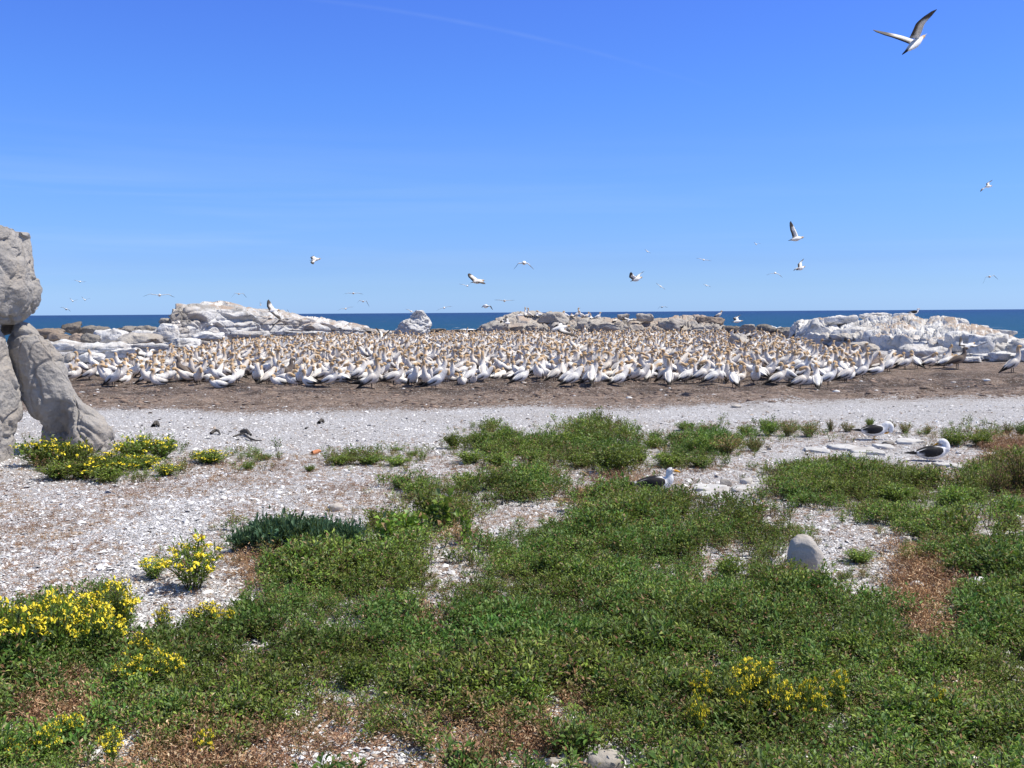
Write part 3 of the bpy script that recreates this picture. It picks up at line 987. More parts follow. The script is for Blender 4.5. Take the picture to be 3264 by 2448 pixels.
SL = [
    ((2200, 1546, 2330, 1572), 'largest flat pale slab right of the yellow-billed gull'), ((2214, 1576, 2300, 1594), 'flat pale slab just below the largest slab'),
    ((2330, 1556, 2400, 1572), 'flat pale slab beside the small grey stone'), ((2360, 1534, 2404, 1546), 'small pale slab behind the small grey stone'),
    ((2430, 1488, 2540, 1506), 'long pale slab left of the row of slabs below the preening gull'), ((2636, 1420, 2736, 1440), 'pale slab left of the dark oval stone'),
    ((2700, 1432, 2830, 1452), 'longest pale slab between the two gulls'), ((2780, 1420, 2850, 1434), 'thin pale slab next to the dark oval stone'),
    ((2560, 1432, 2640, 1446), 'broad pale slab at the left of the row between gulls'), ((2700, 1450, 2756, 1464), 'pale slab in front of the longest slab'),
    ((2840, 1400, 2950, 1420), 'pale slab behind and right of the preening gull'), ((3130, 1450, 3220, 1462), 'pale slab right of the resting gull'),
    ((2980, 1478, 3060, 1494), 'pale slab under the plants right below the resting gull'), ((3060, 1494, 3130, 1508), 'pale slab near the tall reddish bush'),
    ((2950, 1776, 3024, 1792), 'flat pale slab among plants right of the rounded boulder'), ((3130, 1704, 3270, 1730), 'wide pale slab at the right edge'),
]
for k, (bb, lab) in enumerate(SL):
    x0, y0, x1, y1 = bb
    r = np.random.default_rng(400 + k)
    cpt = G3((x0 + x1) / 2, (y0 + y1) / 2)
    w = abs(G3(x1, (y0 + y1) / 2)[0] - G3(x0, (y0 + y1) / 2)[0])
    dpt = min(abs(G3((x0 + x1) / 2, y0)[1] - G3((x0 + x1) / 2, y1)[1]), w * 1.1)
    V, F = ICO[4]
    V = V / ((np.abs(V) ** 4).sum(1) ** 0.25)[:, None]
    for _ in range(7):
        a = r.uniform(0, 6.28)
        n = np.array([math.cos(a), math.sin(a), 0])
        d = V @ n
        V = V - np.outer(np.maximum(d - 0.78 * d.max(), 0), n)
    th = 0.028 + 0.02 * r.random()
    W = V * np.array([w / 2, dpt / 2, th])
    N = vnorm(W, F)
    W = W + N * (0.012 * fbm(W * 9 + k, 4, 500 + k))[:, None]
    me = mesh_np('slab', W, F, rock_cols(W + k, vnorm(W, F), WHT * 0.80, 500 + k, 0.3, 0.45, None, 0.12), M_stone)
    o = add_obj('flat_stone', me, loc=(cpt[0], cpt[1], cpt[2] - th * 0.1))
    tag(o, lab, 'stone slab', 'flat pale slabs on the gravel', 'thing')

# ------------------------------------------------------------------ birds
WHITE = (0.86, 0.835, 0.79)
BUFF = (0.60, 0.41, 0.22)
BLACK = (0.028, 0.024, 0.022)
BILL = (0.34, 0.39, 0.43)
BROWN_B = (0.17, 0.135, 0.11)
LEGC = (0.045, 0.045, 0.045)


def catmull(A, sub):
    A = np.asarray(A, float)
    if sub <= 1:
        return A
    P = np.concatenate([[2 * A[0] - A[1]], A, [2 * A[-1] - A[-2]]])
    out = []
    for i in range(1, len(P) - 2):
        for k in range(sub):
            t = k / sub
            out.append(0.5 * ((2 * P[i]) + (-P[i - 1] + P[i + 1]) * t + (2 * P[i - 1] - 5 * P[i] + 4 * P[i + 1] - P[i + 2]) * t * t
                              + (-P[i - 1] + 3 * P[i] - 3 * P[i + 1] + P[i + 2]) * t ** 3))
    out.append(P[-2])
    return np.array(out)


class Shape:
    def __init__(self):
        self.V, self.C, self.F, self.n = [], [], [], 0

    def add(self, V, C, F):
        self.V.append(V)
        self.C.append(C)
        self.F.append(np.asarray(F) + self.n)
        self.n += len(V)

    def loft(self, rings, sub=3, seg=12, side=(0, 1, 0)):
        """rings: (x, y, z, half width, half height, top colour, bottom colour)"""
        A = np.array([list(r[:5]) + list(r[5]) + list(r[6]) for r in rings], float)
        A = catmull(A, sub)
        A[:, 3:5] = np.maximum(A[:, 3:5], 0.0008)
        A[:, 5:] = np.clip(A[:, 5:], 0.01, 0.9)
        c = A[:, :3]
        t = np.gradient(c, axis=0)
        t /= np.maximum(np.linalg.norm(t, axis=1), 1e-9)[:, None]
        s = np.array(side, float)
        th = np.linspace(0, 2 * math.pi, seg, endpoint=False)
        V, C = [], []
        for i in range(len(c)):
            s = s - s.dot(t[i]) * t[i]
            s /= max(np.linalg.norm(s), 1e-9)
            u = np.cross(t[i], s)
            V.append(c[i] + np.outer(np.cos(th) * A[i, 3], s) + np.outer(np.sin(th) * A[i, 4], u))
            w = sstep(-0.35, 0.15, np.sin(th))[:, None]
            C.append(A[i, 5:8] * w + A[i, 8:11] * (1 - w))
        n = len(V)
        V, C = np.concatenate(V), np.concatenate(C)
        F = grid_faces(n, seg, True)
        j = np.arange(1, seg - 1)
        cap1 = np.stack([np.zeros_like(j), j, j + 1, j + 1], 1)
        self.add(V, C, F[:, ::-1])
        self.caps = None

    def mesh(self, name, mat):
        V, C, F = np.concatenate(self.V), np.concatenate(self.C), np.concatenate(self.F)
        return mesh_np(name, V, F, C, mat)

    def arrays(self):
        return np.concatenate(self.V), np.concatenate(self.C), np.concatenate(self.F)


def gannet(pitch=28, hc=0.25, neck=None, head=(.24, 0, .55), bill=(1, 0, -.15), legs=True, sub=3, seg=12, wing_open=0.0, brown=False, seed=0, raised=None):
    """a standing or sitting gannet facing +X with its feet at the origin"""
    W_, B_, K_ = (BROWN_B, BROWN_B, (0.07, 0.055, 0.045)) if brown else (WHITE, BUFF, BLACK)
    U_ = (0.30, 0.25, 0.21) if brown else WHITE
    S_ = Shape()
    a = math.radians(pitch)
    ca_, sa_ = math.cos(a), math.sin(a)

    def R(s, z):
        return (s * ca_ - z * sa_, hc + s * sa_ + z * ca_)

    body = [(-.45, .005, .010, .005, K_, K_), (-.38, .004, .026, .010, K_, K_), (-.30, 0, .036, .020, K_, U_), (-.22, -.004, .058, .042, W_, U_),
            (-.12, -.012, .090, .084, W_, U_), (-.01, -.014, .118, .114, W_, U_), (.09, -.004, .114, .112, W_, U_), (.16, .012, .090, .090, W_, U_)]
    rings = []
    for s, z, ry, rz, c1, c2 in body:
        x, zz = R(s, z)
        rings.append((x, 0, zz, ry, rz, c1, c2))
    ch = np.array([*R(.19, .035)])
    H = np.array(head, float)
    D = np.array(bill, float)
    D /= np.linalg.norm(D)
    if neck is None:
        neck = [(ch[0] * .75 + H[0] * .25 + .015, H[1] * .3, ch[1] * .65 + H[2] * .35), (ch[0] * .35 + H[0] * .65 - .03, H[1] * .7, ch[1] * .28 + H[2] * .72)]
    nk = [(.062, tuple(.8 * np.array(W_) + .2 * np.array(B_))), (.049, tuple(.2 * np.array(W_) + .8 * np.array(B_)))]
    for (p, (r, c)) in zip(neck, nk):
        rings.append((*p, r, r, c, c))
    b0 = H - D * .035
    rings.append((*b0, .042, .044, B_, B_))
    rings.append((*(H), .042, .043, B_, B_))
    rings.append((*(H + D * .038), .031, .031, B_, tuple(0.8 * np.array(B_))))
    rings.append((*(H + D * .055), .014, .016, BILL, BILL))
    rings.append((*(H + D * .10), .009, .010, BILL, BILL))
    rings.append((*(H + D * .155 - np.array([0, 0, .006])), .002, .003, BILL, BILL))
    S_.loft(rings, sub, seg)
    for sd_ in (1, -1):
        if raised is not None:
            continue
        wr = []
        for s, y, z, th, hh, c1, c2 in [(.12, .070, .030, .012, .030, W_, W_), (.06, .100, .030, .018, .060, W_, W_), (-.05, .108, .018, .018, .066, W_, K_),
                                       (-.15, .092, .010, .016, .056, W_, K_), (-.24, .066, .006, .014, .042, K_, K_), (-.33, .044, .006, .011, .028, K_, K_),
                                       (-.43, .018, .008, .005, .010, K_, K_), (-.49, .006, .004, .002, .003, K_, K_)]:
            x, zz = R(s, z)
            wr.append((x, y * sd_ * (1 + wing_open), zz, th, hh, c1, c2))
        S_.loft(wr[::-1], max(1, sub - 1), max(6, seg - 4))
    if raised is not None:
        for sd_, (el, sw) in zip((1, -1), raised):
            root = np.array([R(.07, .05)[0], .07 * sd_, R(.07, .05)[1]])
            wing(S_, root, sd_, el, sw, (W_, K_), sub)
    if legs:
        for sd_ in (1, -1):
            x0, z0 = R(-.03, -.06)
            S_.loft([(x0, .04 * sd_, z0, .016, .016, LEGC, LEGC), (x0 - .005, .045 * sd_, .05, .008, .008, LEGC, LEGC), (x0 + .005, .048 * sd_, .012, .009, .008, LEGC, LEGC)], 1, 6)
            S_.loft([(x0 - .02, .048 * sd_, .012, .008, .006, LEGC, LEGC), (x0 + .03, .050 * sd_, .010, .022, .005, LEGC, LEGC), (x0 + .075, .052 * sd_, .006, .030, .003, LEGC, LEGC)], 1, 6)
    return S_


def wing(S_, root, side, elev, sweep, cols, sub=3, span=0.86, bodydir=(1, 0, 0), tipdir=None, mid=None, twist=None):
    """an open wing: cambered blade with a wrist, white coverts and black flight feathers"""
    W_, K_ = cols
    b = np.array(bodydir, float)
    b /= np.linalg.norm(b)
    up = np.array([0, 0, 1.0])
    lat = np.array([0, side, 0], float)
    if mid is None:
        d1 = lat * math.cos(elev) + up * math.sin(elev) + b * 0.25
        d1 /= np.linalg.norm(d1)
        d2 = lat * math.cos(elev * 0.6) + up * math.sin(elev * 0.6) - b * (0.15 + sweep)
        d2 /= np.linalg.norm(d2)
        mid = root + d1 * span * 0.42
        tip = mid + d2 * span * 0.60
    else:
        tip = tipdir
    n = 15
    L = catmull(np.array([root, root * .45 + mid * .55 + b * .01, mid, mid * .5 + tip * .5 + b * .012, tip]), 5)
    n = len(L)
    t = np.linspace(0, 1, n)
    chord = np.interp(t, [0, .25, .45, .7, .9, 1], [.23, .215, .20, .155, .085, .015])
    V, C = [], []
    fr = np.array([0, .18, .45, .75, 1.0, .75, .45, .18])
    tk = np.array([0, .012, .012, .006, 0, -.001, -.003, -.004])
    for i in range(n):
        tan = L[min(i + 1, n - 1)] - L[max(i - 1, 0)]
        tan /= np.linalg.norm(tan)
        bk = -b * 1.0 + tan * 0.25 * t[i]
        if twist is not None:
            bk = bk * .55 + twist
        nrm = np.cross(tan, -bk)
        nl = np.linalg.norm(nrm)
        nrm = nrm / max(nl, 1e-6)
        if nrm[2] < 0:
            nrm = -nrm
        V.append(L[i] + np.outer(fr * chord[i], bk) + np.outer(tk * (1.3 - t[i]) - 0.10 * chord[i] * fr ** 2 * 0.6, nrm))
        blk = sstep(.58, .74, fr + 0 * t[i]) if t[i] < .5 else np.maximum(sstep(.52, .70, fr), sstep(.62, .78, t[i] + 0.2 * fr) * np.ones(8))
        if t[i] < .08:
            blk = blk * 0.5
        C.append(np.outer(1 - blk, W_) + np.outer(blk, K_))
    V, C = np.concatenate(V), np.concatenate(C)
    S_.add(V, C, grid_faces(n, 8, True))


def flyer(spec, d, twist=None):
    """a flying gannet; points are offsets (right, up, away) in metres in the air around its place"""
    bl, tl, wl, tl_, wr, tr = [np.array(p, float) for p in spec]
    S_ = Shape()
    ax = bl - tl
    L = np.linalg.norm(ax)
    b = ax / L

    def pt(s):
        return tl + b * s * L
    G_ = (0.62, 0.60, 0.57)
    rings = [(*pt(0), .010, .004, BLACK, BLACK), (*pt(.08), .030, .010, BLACK, BLACK), (*pt(.16), .036, .018, BLACK, WHITE), (*pt(.26), .052, .042, WHITE, WHITE),
             (*pt(.40), .078, .070, WHITE, WHITE), (*pt(.53), .082, .078, WHITE, WHITE), (*pt(.64), .064, .062, WHITE, WHITE), (*pt(.73), .042, .042, WHITE, WHITE),
             (*pt(.80), .034, .035, BUFF, BUFF), (*pt(.845), .033, .034, BUFF, BUFF), (*pt(.88), .024, .024, BUFF, BUFF), (*pt(.90), .013, .014, BILL, BILL), (*pt(.95), .008, .009, BILL, BILL), (*pt(1), .002, .002, BILL, BILL)]
    side = np.cross([0, 0, 1.0], b)
    if np.linalg.norm(side) < .1:
        side = np.array([0, 1.0, 0])
    S_.loft(rings, 2, 12, side=side)
    for w_, t_, tw_ in ((wl, tl_, None), (wr, tr, twist)):
        dirw = w_ - pt(.56)
        root = pt(.62) + dirw / max(np.linalg.norm(dirw), 1e-6) * .05
        wing(S_, root, 1, 0, 0, (WHITE, (0.085, 0.07, 0.06)), mid=w_, tipdir=t_, bodydir=b, twist=tw_)
    return S_


def cam_axes():
    return R3[:, 0], R3[:, 1], -R3[:, 2]


def fly(c, d, bl, tl, wl, tipl, wr, tipr, label, name='flying_gannet', twist=None):
    """c and the six points are where the bird is seen (px) with the third value a depth in metres"""
    P0 = P3(c[0], c[1], d)
    k = d * S / 1024.0

    def cv(p):
        u, v, dz = p
        q = P3(u, v, d + dz)
        return q - P0
    S_ = flyer([cv(p) for p in (bl, tl, wl, tipl, wr, tipr)], d, twist)
    me = S_.mesh(name, M_bird)
    o = add_obj(name, me, loc=P0)
    return tag(o, label, 'gannet', 'gannets in flight')


# large ones, one by one
fly((2915, 118), 20, (2955, 107, .42), (2876, 174, -.40), (2868, 112, .25), (2784, 95, .10), (2948, 76, -.30), (2987, 30, -.45), 'largest flying gannet, top right corner, seen from below with wings in a V', twist=np.array([-.62, 0, .30]))
fly((2538, 755), 34, (2566, 755, .12), (2512, 767, -.12), (2534, 730, -.15), (2521, 705, -.25), (2538, 738, .35), (2530, 722, .70), 'gannet flying right with one long wing held straight up, right of centre')
fly((2550, 847), 42, (2568, 848, .1), (2538, 862, -.1), (2555, 836, .2), (2563, 824, .4), (2543, 853, -.25), (2532, 862, -.5), 'gannet banking steeply right below the one with its wing straight up')
fly((1524, 889), 34, (1547, 893, .15), (1500, 901, -.15), (1510, 880, .2), (1496, 871, .35), (1538, 896, -.3), (1548, 905, -.55), 'gannet with brown-edged wings flying right, left of the picture middle')
fly((1669, 837), 40, (1672, 836, .4), (1669, 840, -.45), (1653, 839, .1), (1638, 858, -.05), (1683, 839, .1), (1702, 859, -.05), 'gannet with both wings drooping in an arch, high over the middle of the sea')
fly((2030, 883), 36, (2050, 882, .1), (2009, 897, -.12), (2020, 878, -.2), (2012, 867, -.4), (2040, 875, .3), (2054, 864, .55), 'gannet flying right with wings raised in a V right of the picture middle')
fly((878, 985), 38, (895, 987, .1), (852, 994, -.1), (868, 974, .15), (857, 955, .25), (886, 998, -.15), (896, 1018, -.3), 'dark-winged gannet banking on its side over the long left platform')
fly((1006, 824), 46, (1025, 824, .1), (987, 830, -.1), (1003, 818, .25), (1000, 815, .55), (1003, 832, -.3), (1000, 842, -.5), 'gannet flying right with a black wing pointing down, left of the picture middle')
fly((1796, 1038), 31, (1827, 1036, .1), (1742, 1056, -.1), (1790, 1030, .35), (1768, 1046, .85), (1800, 1052, -.3), (1842, 1074, -.6), 'big gannet gliding low over the colony, its dark near wing spread down')
fly((3096, 1100), 37, (3112, 1090, .1), (3066, 1112, -.2), (3070, 1095, .1), (3064, 1072, .2), (3116, 1100, -.1), (3152, 1090, -.25), 'cream-coloured gannet landing with wings up in front of the right outcrop')
fly((2348, 1020), 55, (2371, 1022, .1), (2330, 1027, -.1), (2352, 1012, .2), (2362, 1003, .45), (2347, 1012, .3), (2358, 1005, .7), 'dark-winged gannet flying low over the water between ridge and outcrop')
fly((1550, 974), 42, (1538, 975, .3), (1558, 977, -.35), (1560, 975, -.1), (1570, 988, -.35), (1543, 973, .3), (1534, 980, .5), 'small gannet with one dark wing bent down just above the horizon, left of the ridge')
fly((472, 1126), 29, (489, 1120, .1), (462, 1141, -.25), (452, 1122, .1), (440, 1110, .15), (486, 1112, .25), (507, 1122, .35), 'gannet landing with wings spread at the left edge of the colony')
fly((1616, 1026), 66, (1634, 1030, .1), (1602, 1030, -.1), (1604, 1022, .2), (1597, 1030, .4), (1620, 1018, .1), (1617, 1008, .2), 'gannet flapping with curved white wings at the left end of the ridge')
fly((2006, 1020), 70, (2026, 1014, .1), (1992, 1028, -.1), (1998, 1014, .2), (1984, 1008, .3), (2014, 1018, -.3), (2030, 1022, -.5), 'gannet beating its wings on the crest near the rounded pale block')
fly((3147, 593), 58, (3164, 592, .1), (3138, 596, -.1), (3153, 583, .2), (3165, 573, .35), (3138, 600, -.15), (3126, 611, -.3), 'gannet high at the right edge with wings slanting up and down')

# smaller ones: body mostly along the line of sight, wings as seen
SMALL = [  # centre, left wrist, left tip, right wrist, right tip, distance, facing (+1 away, -1 towards), label
    ((255, 897), (246, 895), (235, 892), (264, 898), (275, 898), 95, 1, 'tiny white gannet gliding highest at the left'),
    ((232, 959), (227, 954), (222, 949), (240, 957), (249, 954), 110, 1, 'tiny V-winged gannet, left one of the pair above the left sea'),
    ((271, 955), (266, 951), (260, 945), (279, 953), (288, 950), 110, 1, 'tiny V-winged gannet, right one of the pair above the left sea'),
    ((211, 985), (202, 980), (192, 980), (219, 986), (225, 993), 85, -1, 'lowest tiny gannet near the big grey block, just over the horizon'),
    ((508, 940), (478, 937), (456, 945), (537, 938), (557, 948), 56, -1, 'gannet gliding with long level wings left of the platform'),
    ((761, 936), (750, 934), (738, 948), (775, 935), (787, 949), 88, -1, 'gannet with drooping wings above the left platform'),
    ((831, 972), (830, 967), (829, 961), (833, 967), (834, 963), 130, 1, 'tiny gannet with folded-up wings above the slope of the left platform'),
    ((932, 1007), (924, 997), (914, 985), (941, 1004), (951, 1000), 90, 1, 'white gannet in a V pose at the foot of the left platform slope'),
    ((1126, 934), (1110, 934), (1095, 938), (1143, 934), (1158, 938), 80, -1, 'gannet with level wings, upper one of three over the gap'),
    ((1157, 960), (1146, 957), (1139, 966), (1168, 959), (1178, 978), 88, -1, 'gannet with one drooping wing, right one of three over the gap'),
    ((1102, 983), (1089, 984), (1076, 990), (1115, 979), (1128, 978), 92, 1, 'gannet tilting its wings, lowest of three over the gap'),
    ((1311, 992), (1302, 987), (1292, 985), (1320, 994), (1332, 996), 90, 1, 'gannet gliding just above the lone upright rock'),
    ((1416, 980), (1404, 984), (1391, 990), (1429, 977), (1442, 977), 85, 1, 'gannet skimming the horizon right of the lone upright rock'),
    ((1490, 910), (1477, 907), (1463, 905), (1496, 906), (1503, 901), 90, 1, 'small white gannet just under the brown-edged flyer'),
    ((1608, 958), (1592, 956), (1575, 956), (1624, 957), (1641, 957), 72, -1, 'gannet with flat level wings above the left end of the ridge'),
    ((2471, 869), (2457, 872), (2442, 877), (2483, 874), (2495, 885), 80, 1, 'gannet with arched wings left of the steeply banking one'),
    ((2411, 778), (2408, 775), (2403, 771), (2418, 776), (2426, 777), 130, 1, 'tiny gannet left of the one with its wing straight up'),
    ((2243, 827), (2231, 824), (2218, 823), (2255, 829), (2268, 832), 95, 1, 'thin level gannet right of the picture middle, second highest of the tiny ones there'),
    ((2064, 801), (2060, 797), (2055, 795), (2069, 803), (2074, 807), 120, 1, 'tiny gannet highest above the V-winged flyer'),
    ((2106, 912), (2099, 907), (2091, 902), (2114, 917), (2121, 923), 100, 1, 'small slanting white gannet right of the V-winged flyer'),
    ((2252, 909), (2247, 907), (2241, 905), (2259, 911), (2266, 915), 110, 1, 'small slanting gannet halfway between ridge and thin level gannet'),
    ((2110, 978), (2103, 978), (2097, 987), (2120, 977), (2129, 981), 105, -1, 'tiny gannet touching the horizon above the ridge'),
    ((3154, 881), (3143, 883), (3133, 904), (3168, 878), (3182, 891), 74, -1, 'gannet with drooping wings at the right edge above the sea'),
    ((570, 1028), (560, 1028), (549, 1036), (580, 1024), (592, 1024), 50, 1, 'white gannet gliding in front of the sheer end of the platform'),
    ((674, 1035), (669, 1034), (663, 1037), (680, 1034), (688, 1038), 54, 1, 'small white gannet gliding before the creased face of the platform'),
    ((116, 982), (110, 981), (104, 982), (119, 981), (123, 982), 70, 1, 'gannet half hidden by the big balanced block'),
]
for c, wl, tl_, wr, tr, d, face, lab in SMALL:
    px = d * S / 1024
    bl = (c[0] + 2.5, c[1] + .5, .42 * face)
    tl2 = (c[0] - 2.5, c[1] + 1.5, -.42 * face)
    fly(c, d, bl, tl2, (*wl, .06 * face), (*tl_, -.12 * face), (*wr, .06 * face), (*tr, -.12 * face), lab)

POSES = {
    'standing upright': dict(),
    'standing with neck stretched tall': dict(pitch=34, hc=.255, head=(.20, 0, .71), bill=(1, 0, .1)),
    'pointing its bill at the sky': dict(pitch=36, hc=.255, head=(.20, 0, .72), bill=(.25, 0, 1)),
    'standing with neck drawn in': dict(pitch=26, hc=.24, head=(.25, 0, .51), bill=(1, 0, -.35)),
    'bowing its head to its breast': dict(pitch=26, hc=.24, head=(.285, 0, .40), bill=(.15, 0, -1), neck=[(.24, 0, .47), (.285, 0, .475)]),
    'preening its back': dict(pitch=22, hc=.24, head=(.03, .075, .47), bill=(-.8, .35, -.35), neck=[(.22, .01, .47), (.15, .04, .53)]),
    'reaching forward with its bill': dict(pitch=14, hc=.22, head=(.42, 0, .42), bill=(1, 0, -.45)),
    'sitting with neck up': dict(pitch=8, hc=.11, head=(.22, 0, .42), bill=(1, 0, -.1), legs=False),
    'sitting with neck drawn in': dict(pitch=8, hc=.11, head=(.22, 0, .29), bill=(1, 0, -.25), legs=False),
    'sitting with its head tucked back': dict(pitch=7, hc=.11, head=(.02, .06, .25), bill=(-1, .2, -.2), neck=[(.22, .01, .26), (.14, .04, .31)], legs=False),
    'standing and looking back': dict(pitch=30, hc=.24, head=(.14, .03, .63), bill=(-.9, .5, -.15), neck=[(.19, 0, .50), (.17, .01, .58)]),
    'standing and turning its head aside': dict(pitch=30, hc=.24, head=(.20, -.02, .61), bill=(.25, -1, -.2), neck=[(.19, 0, .49), (.18, -.01, .57)]),
}
HI, LO = {}, {}
gv_ = np.random.default_rng(8)
for k, v in POSES.items():
    HI[k], LO[k] = [], []
    for q_ in range(3):
        w = dict(v)
        if q_:
            w['pitch'] = v.get('pitch', 28) + gv_.normal(0, 4 if v.get('legs', True) else 2)
            hd = np.array(v.get('head', (.24, 0, .55))) + gv_.normal(0, .018, 3)
            w['head'] = tuple(hd)
            w['bill'] = tuple(np.array(v.get('bill', (1, 0, -.15))) + gv_.normal(0, .16, 3))
            if 'neck' in v:
                dl = hd - np.array(v['head'])
                w['neck'] = [tuple(np.array(nq) + dl * .6) for nq in v['neck']]
        HI[k].append(gannet(**w).mesh('gannet_body', M_bird))
        LO[k].append(gannet(**{**w, 'sub': 1, 'seg': 7}).arrays())

EDGE = [(150, 1216), (250, 1222), (330, 1232), (443, 1236), (560, 1228), (738, 1222), (860, 1228), (980, 1236), (1120, 1232), (1240, 1226), (1357, 1237), (1520, 1226),
        (1683, 1237), (1800, 1236), (1963, 1238), (2120, 1226), (2346, 1226), (2480, 1228), (2597, 1232), (2680, 1216), (2745, 1202), (2830, 1184), (2900, 1176), (3020, 1170)]
BACK = [(3020, 1160), (2960, 1166), (2900, 1168), (2841, 1162), (2732, 1148), (2619, 1132), (2560, 1112), (2510, 1090), (2440, 1078), (2300, 1075), (1500, 1075), (1150, 1076),
        (980, 1080), (895, 1088), (712, 1114), (570, 1140), (419, 1166), (350, 1186), (260, 1196), (180, 1208)]
COLONY = EDGE + BACK
r = np.random.default_rng(21)
cand = []
yv = 20.0
while yv < 82:
    stp = 0.49 + 0.004 * (yv - 20)
    xs = np.arange(-yv * .62, yv * .62, 0.54)
    for xv in xs:
        cand.append((xv + r.uniform(-.24, .24), yv + r.uniform(-.22, .22)))
    yv += stp
cand = np.array(cand)
cz = ground_z(cand[:, 0], cand[:, 1])
P = np.column_stack([cand, cz])
uvc = project(P)
keep = inpoly(uvc[:, 0], uvc[:, 1], COLONY)
thin = vnoise(np.column_stack([cand * 0.55, 0 * cz]), 33)
edge_y = np.interp(uvc[:, 0], [e[0] for e in EDGE], [e[1] for e in EDGE])
near_edge = uvc[:, 1] > edge_y - 22
keep &= ~((thin > 0.42) & near_edge) & (r.random(len(P)) < 0.95)
keep &= ~inpoly(uvc[:, 0], uvc[:, 1], [(2322, 1080), (2398, 1080), (2398, 1119), (2322, 1119)])
P = P[keep]
uvc = uvc[keep]
edge_y = edge_y[keep]
# the front of the colony: some of the birds the photograph shows along the bare soil, by the place of their feet
FRONT = [(286, 1212, 'standing with neck drawn in', 15), (362, 1232, 'standing upright', -20), (344, 1226, 'preening its back', 200), (470, 1226, 'standing upright', 10),
         (512, 1230, 'standing with neck drawn in', 25), (632, 1226, 'bowing its head to its breast', -60), (700, 1236, 'sitting with neck drawn in', 190),
         (868, 1214, 'standing upright', 20), (958, 1228, 'preening its back', -70), (1050, 1234, 'standing upright', 5), (1184, 1238, 'standing with neck stretched tall', 12),
         (1256, 1228, 'standing upright', 15), (1390, 1240, 'bowing its head to its breast', 5), (1338, 1222, 'standing with neck drawn in', 70), (1540, 1214, 'standing with neck stretched tall', 95),
         (1660, 1228, 'standing with neck drawn in', 20), (1716, 1216, 'standing with neck drawn in', -110), (1806, 1226, 'standing upright', 12), (1852, 1210, 'standing with neck drawn in', -8),
         (1896, 1226, 'standing with neck drawn in', 35), (1974, 1232, 'bowing its head to its breast', 25), (2060, 1212, 'reaching forward with its bill', 20),
         (2132, 1228, 'standing with neck stretched tall', 84), (2186, 1216, 'preening its back', 188), (2270, 1226, 'standing upright', 14), (2316, 1222, 'standing and looking back', -100),
         (2340, 1236, 'standing with neck drawn in', 96), (2408, 1226, 'bowing its head to its breast', -95), (2478, 1226, 'standing with neck drawn in', 10),
         (2550, 1240, 'preening its back', 8), (2604, 1240, 'standing and looking back', 80), (2640, 1228, 'standing upright', 5), (2696, 1218, 'standing with neck drawn in', 15),
         (2746, 1208, 'standing with neck stretched tall', 12), (2832, 1188, 'standing upright', 20), (2884, 1178, 'standing with neck drawn in', 0), (2920, 1176, 'standing upright', 110),
         (2964, 1174, 'standing with neck drawn in', 0), (3010, 1172, 'reaching forward with its bill', 5), (220, 1188, 'standing upright', 0), (262, 1196, 'standing with neck stretched tall', 185),
         (302, 1180, 'pointing its bill at the sky', 180)]
FP = np.array([G3(a, b_) for a, b_, _, _ in FRONT])
dmin = np.sqrt(((P[:, None, :2] - FP[None, :, :2]) ** 2).sum(2)).min(1)
ok = dmin > 0.48
P, uvc, edge_y = P[ok], uvc[ok], edge_y[ok]
order = np.argsort(P[:, 1])
P, uvc, edge_y = P[order], uvc[order], edge_y[order]
NIND = 200
pn_ = list(POSES)
wts = np.array([.10, .035, .02, .17, .09, .10, .06, .12, .19, .065, .025, .025])
wts /= wts.sum()
birds = [(FP[i], FRONT[i][2], math.radians(FRONT[i][3]), 0) for i in range(len(FRONT))]
far = []
for i in range(len(P)):
    ps = pn_[r.choice(len(pn_), p=wts)]
    yaw = r.normal(0.15, .55) if r.random() < .62 else (math.pi + r.normal(0, .6) if r.random() < .55 else r.uniform(-math.pi, math.pi))
    if i < NIND:
        birds.append((P[i], ps, yaw, 1 if (edge_y[i] - uvc[i, 1]) < 12 else 2))
    else:
        far.append((P[i], ps, yaw))
words = ['', 'first', 'second', 'third', 'fourth', 'fifth', 'sixth', 'seventh', 'eighth', 'ninth', 'tenth', 'eleventh', 'twelfth', 'thirteenth', 'fourteenth', 'fifteenth',
         'sixteenth', 'seventeenth', 'eighteenth', 'nineteenth', 'twentieth']


def ordw(n):
    if n < len(words):
        return words[n]
    t = {2: 'twenty', 3: 'thirty', 4: 'forty', 5: 'fifty'}[n // 10]
    return t + '-' + words[n % 10] if n % 10 else {3: 'thirtieth', 4: 'fortieth', 5: 'fiftieth'}[n // 10]


def facing(yaw):
    a = (math.degrees(yaw) + 360) % 360
    return ['facing right', 'facing the sea', 'facing left', 'facing the camera'][int(((a + 45) % 360) // 90)]


count = {}
birds.sort(key=lambda q: project(q[0][None])[0, 0])
for p, ps, yaw, rank in birds:
    u, v = project(p[None])[0]
    ey = np.interp(u, [e[0] for e in EDGE], [e[1] for e in EDGE]) - v
    rk = 'edge' if rank == 0 or ey < 8 else ('second' if ey < 18 else ('third' if ey < 30 else 'fourth'))
    key = (ps, facing(yaw), rk)
    count[key] = count.get(key, 0) + 1
    where = {'edge': 'at colony edge', 'second': 'in second rank', 'third': 'in third rank', 'fourth': 'in fourth rank'}[rk]
    o = add_obj('gannet', HI[ps][r.integers(0, 3)], loc=(p[0], p[1], p[2] - .004), rz=yaw, sc=r.uniform(.80, .92))
    tag(o, f'{ordw(count[key])} gannet from left {ps}, {facing(yaw)}, {where}', 'gannet', 'gannets in the near ranks of the colony')

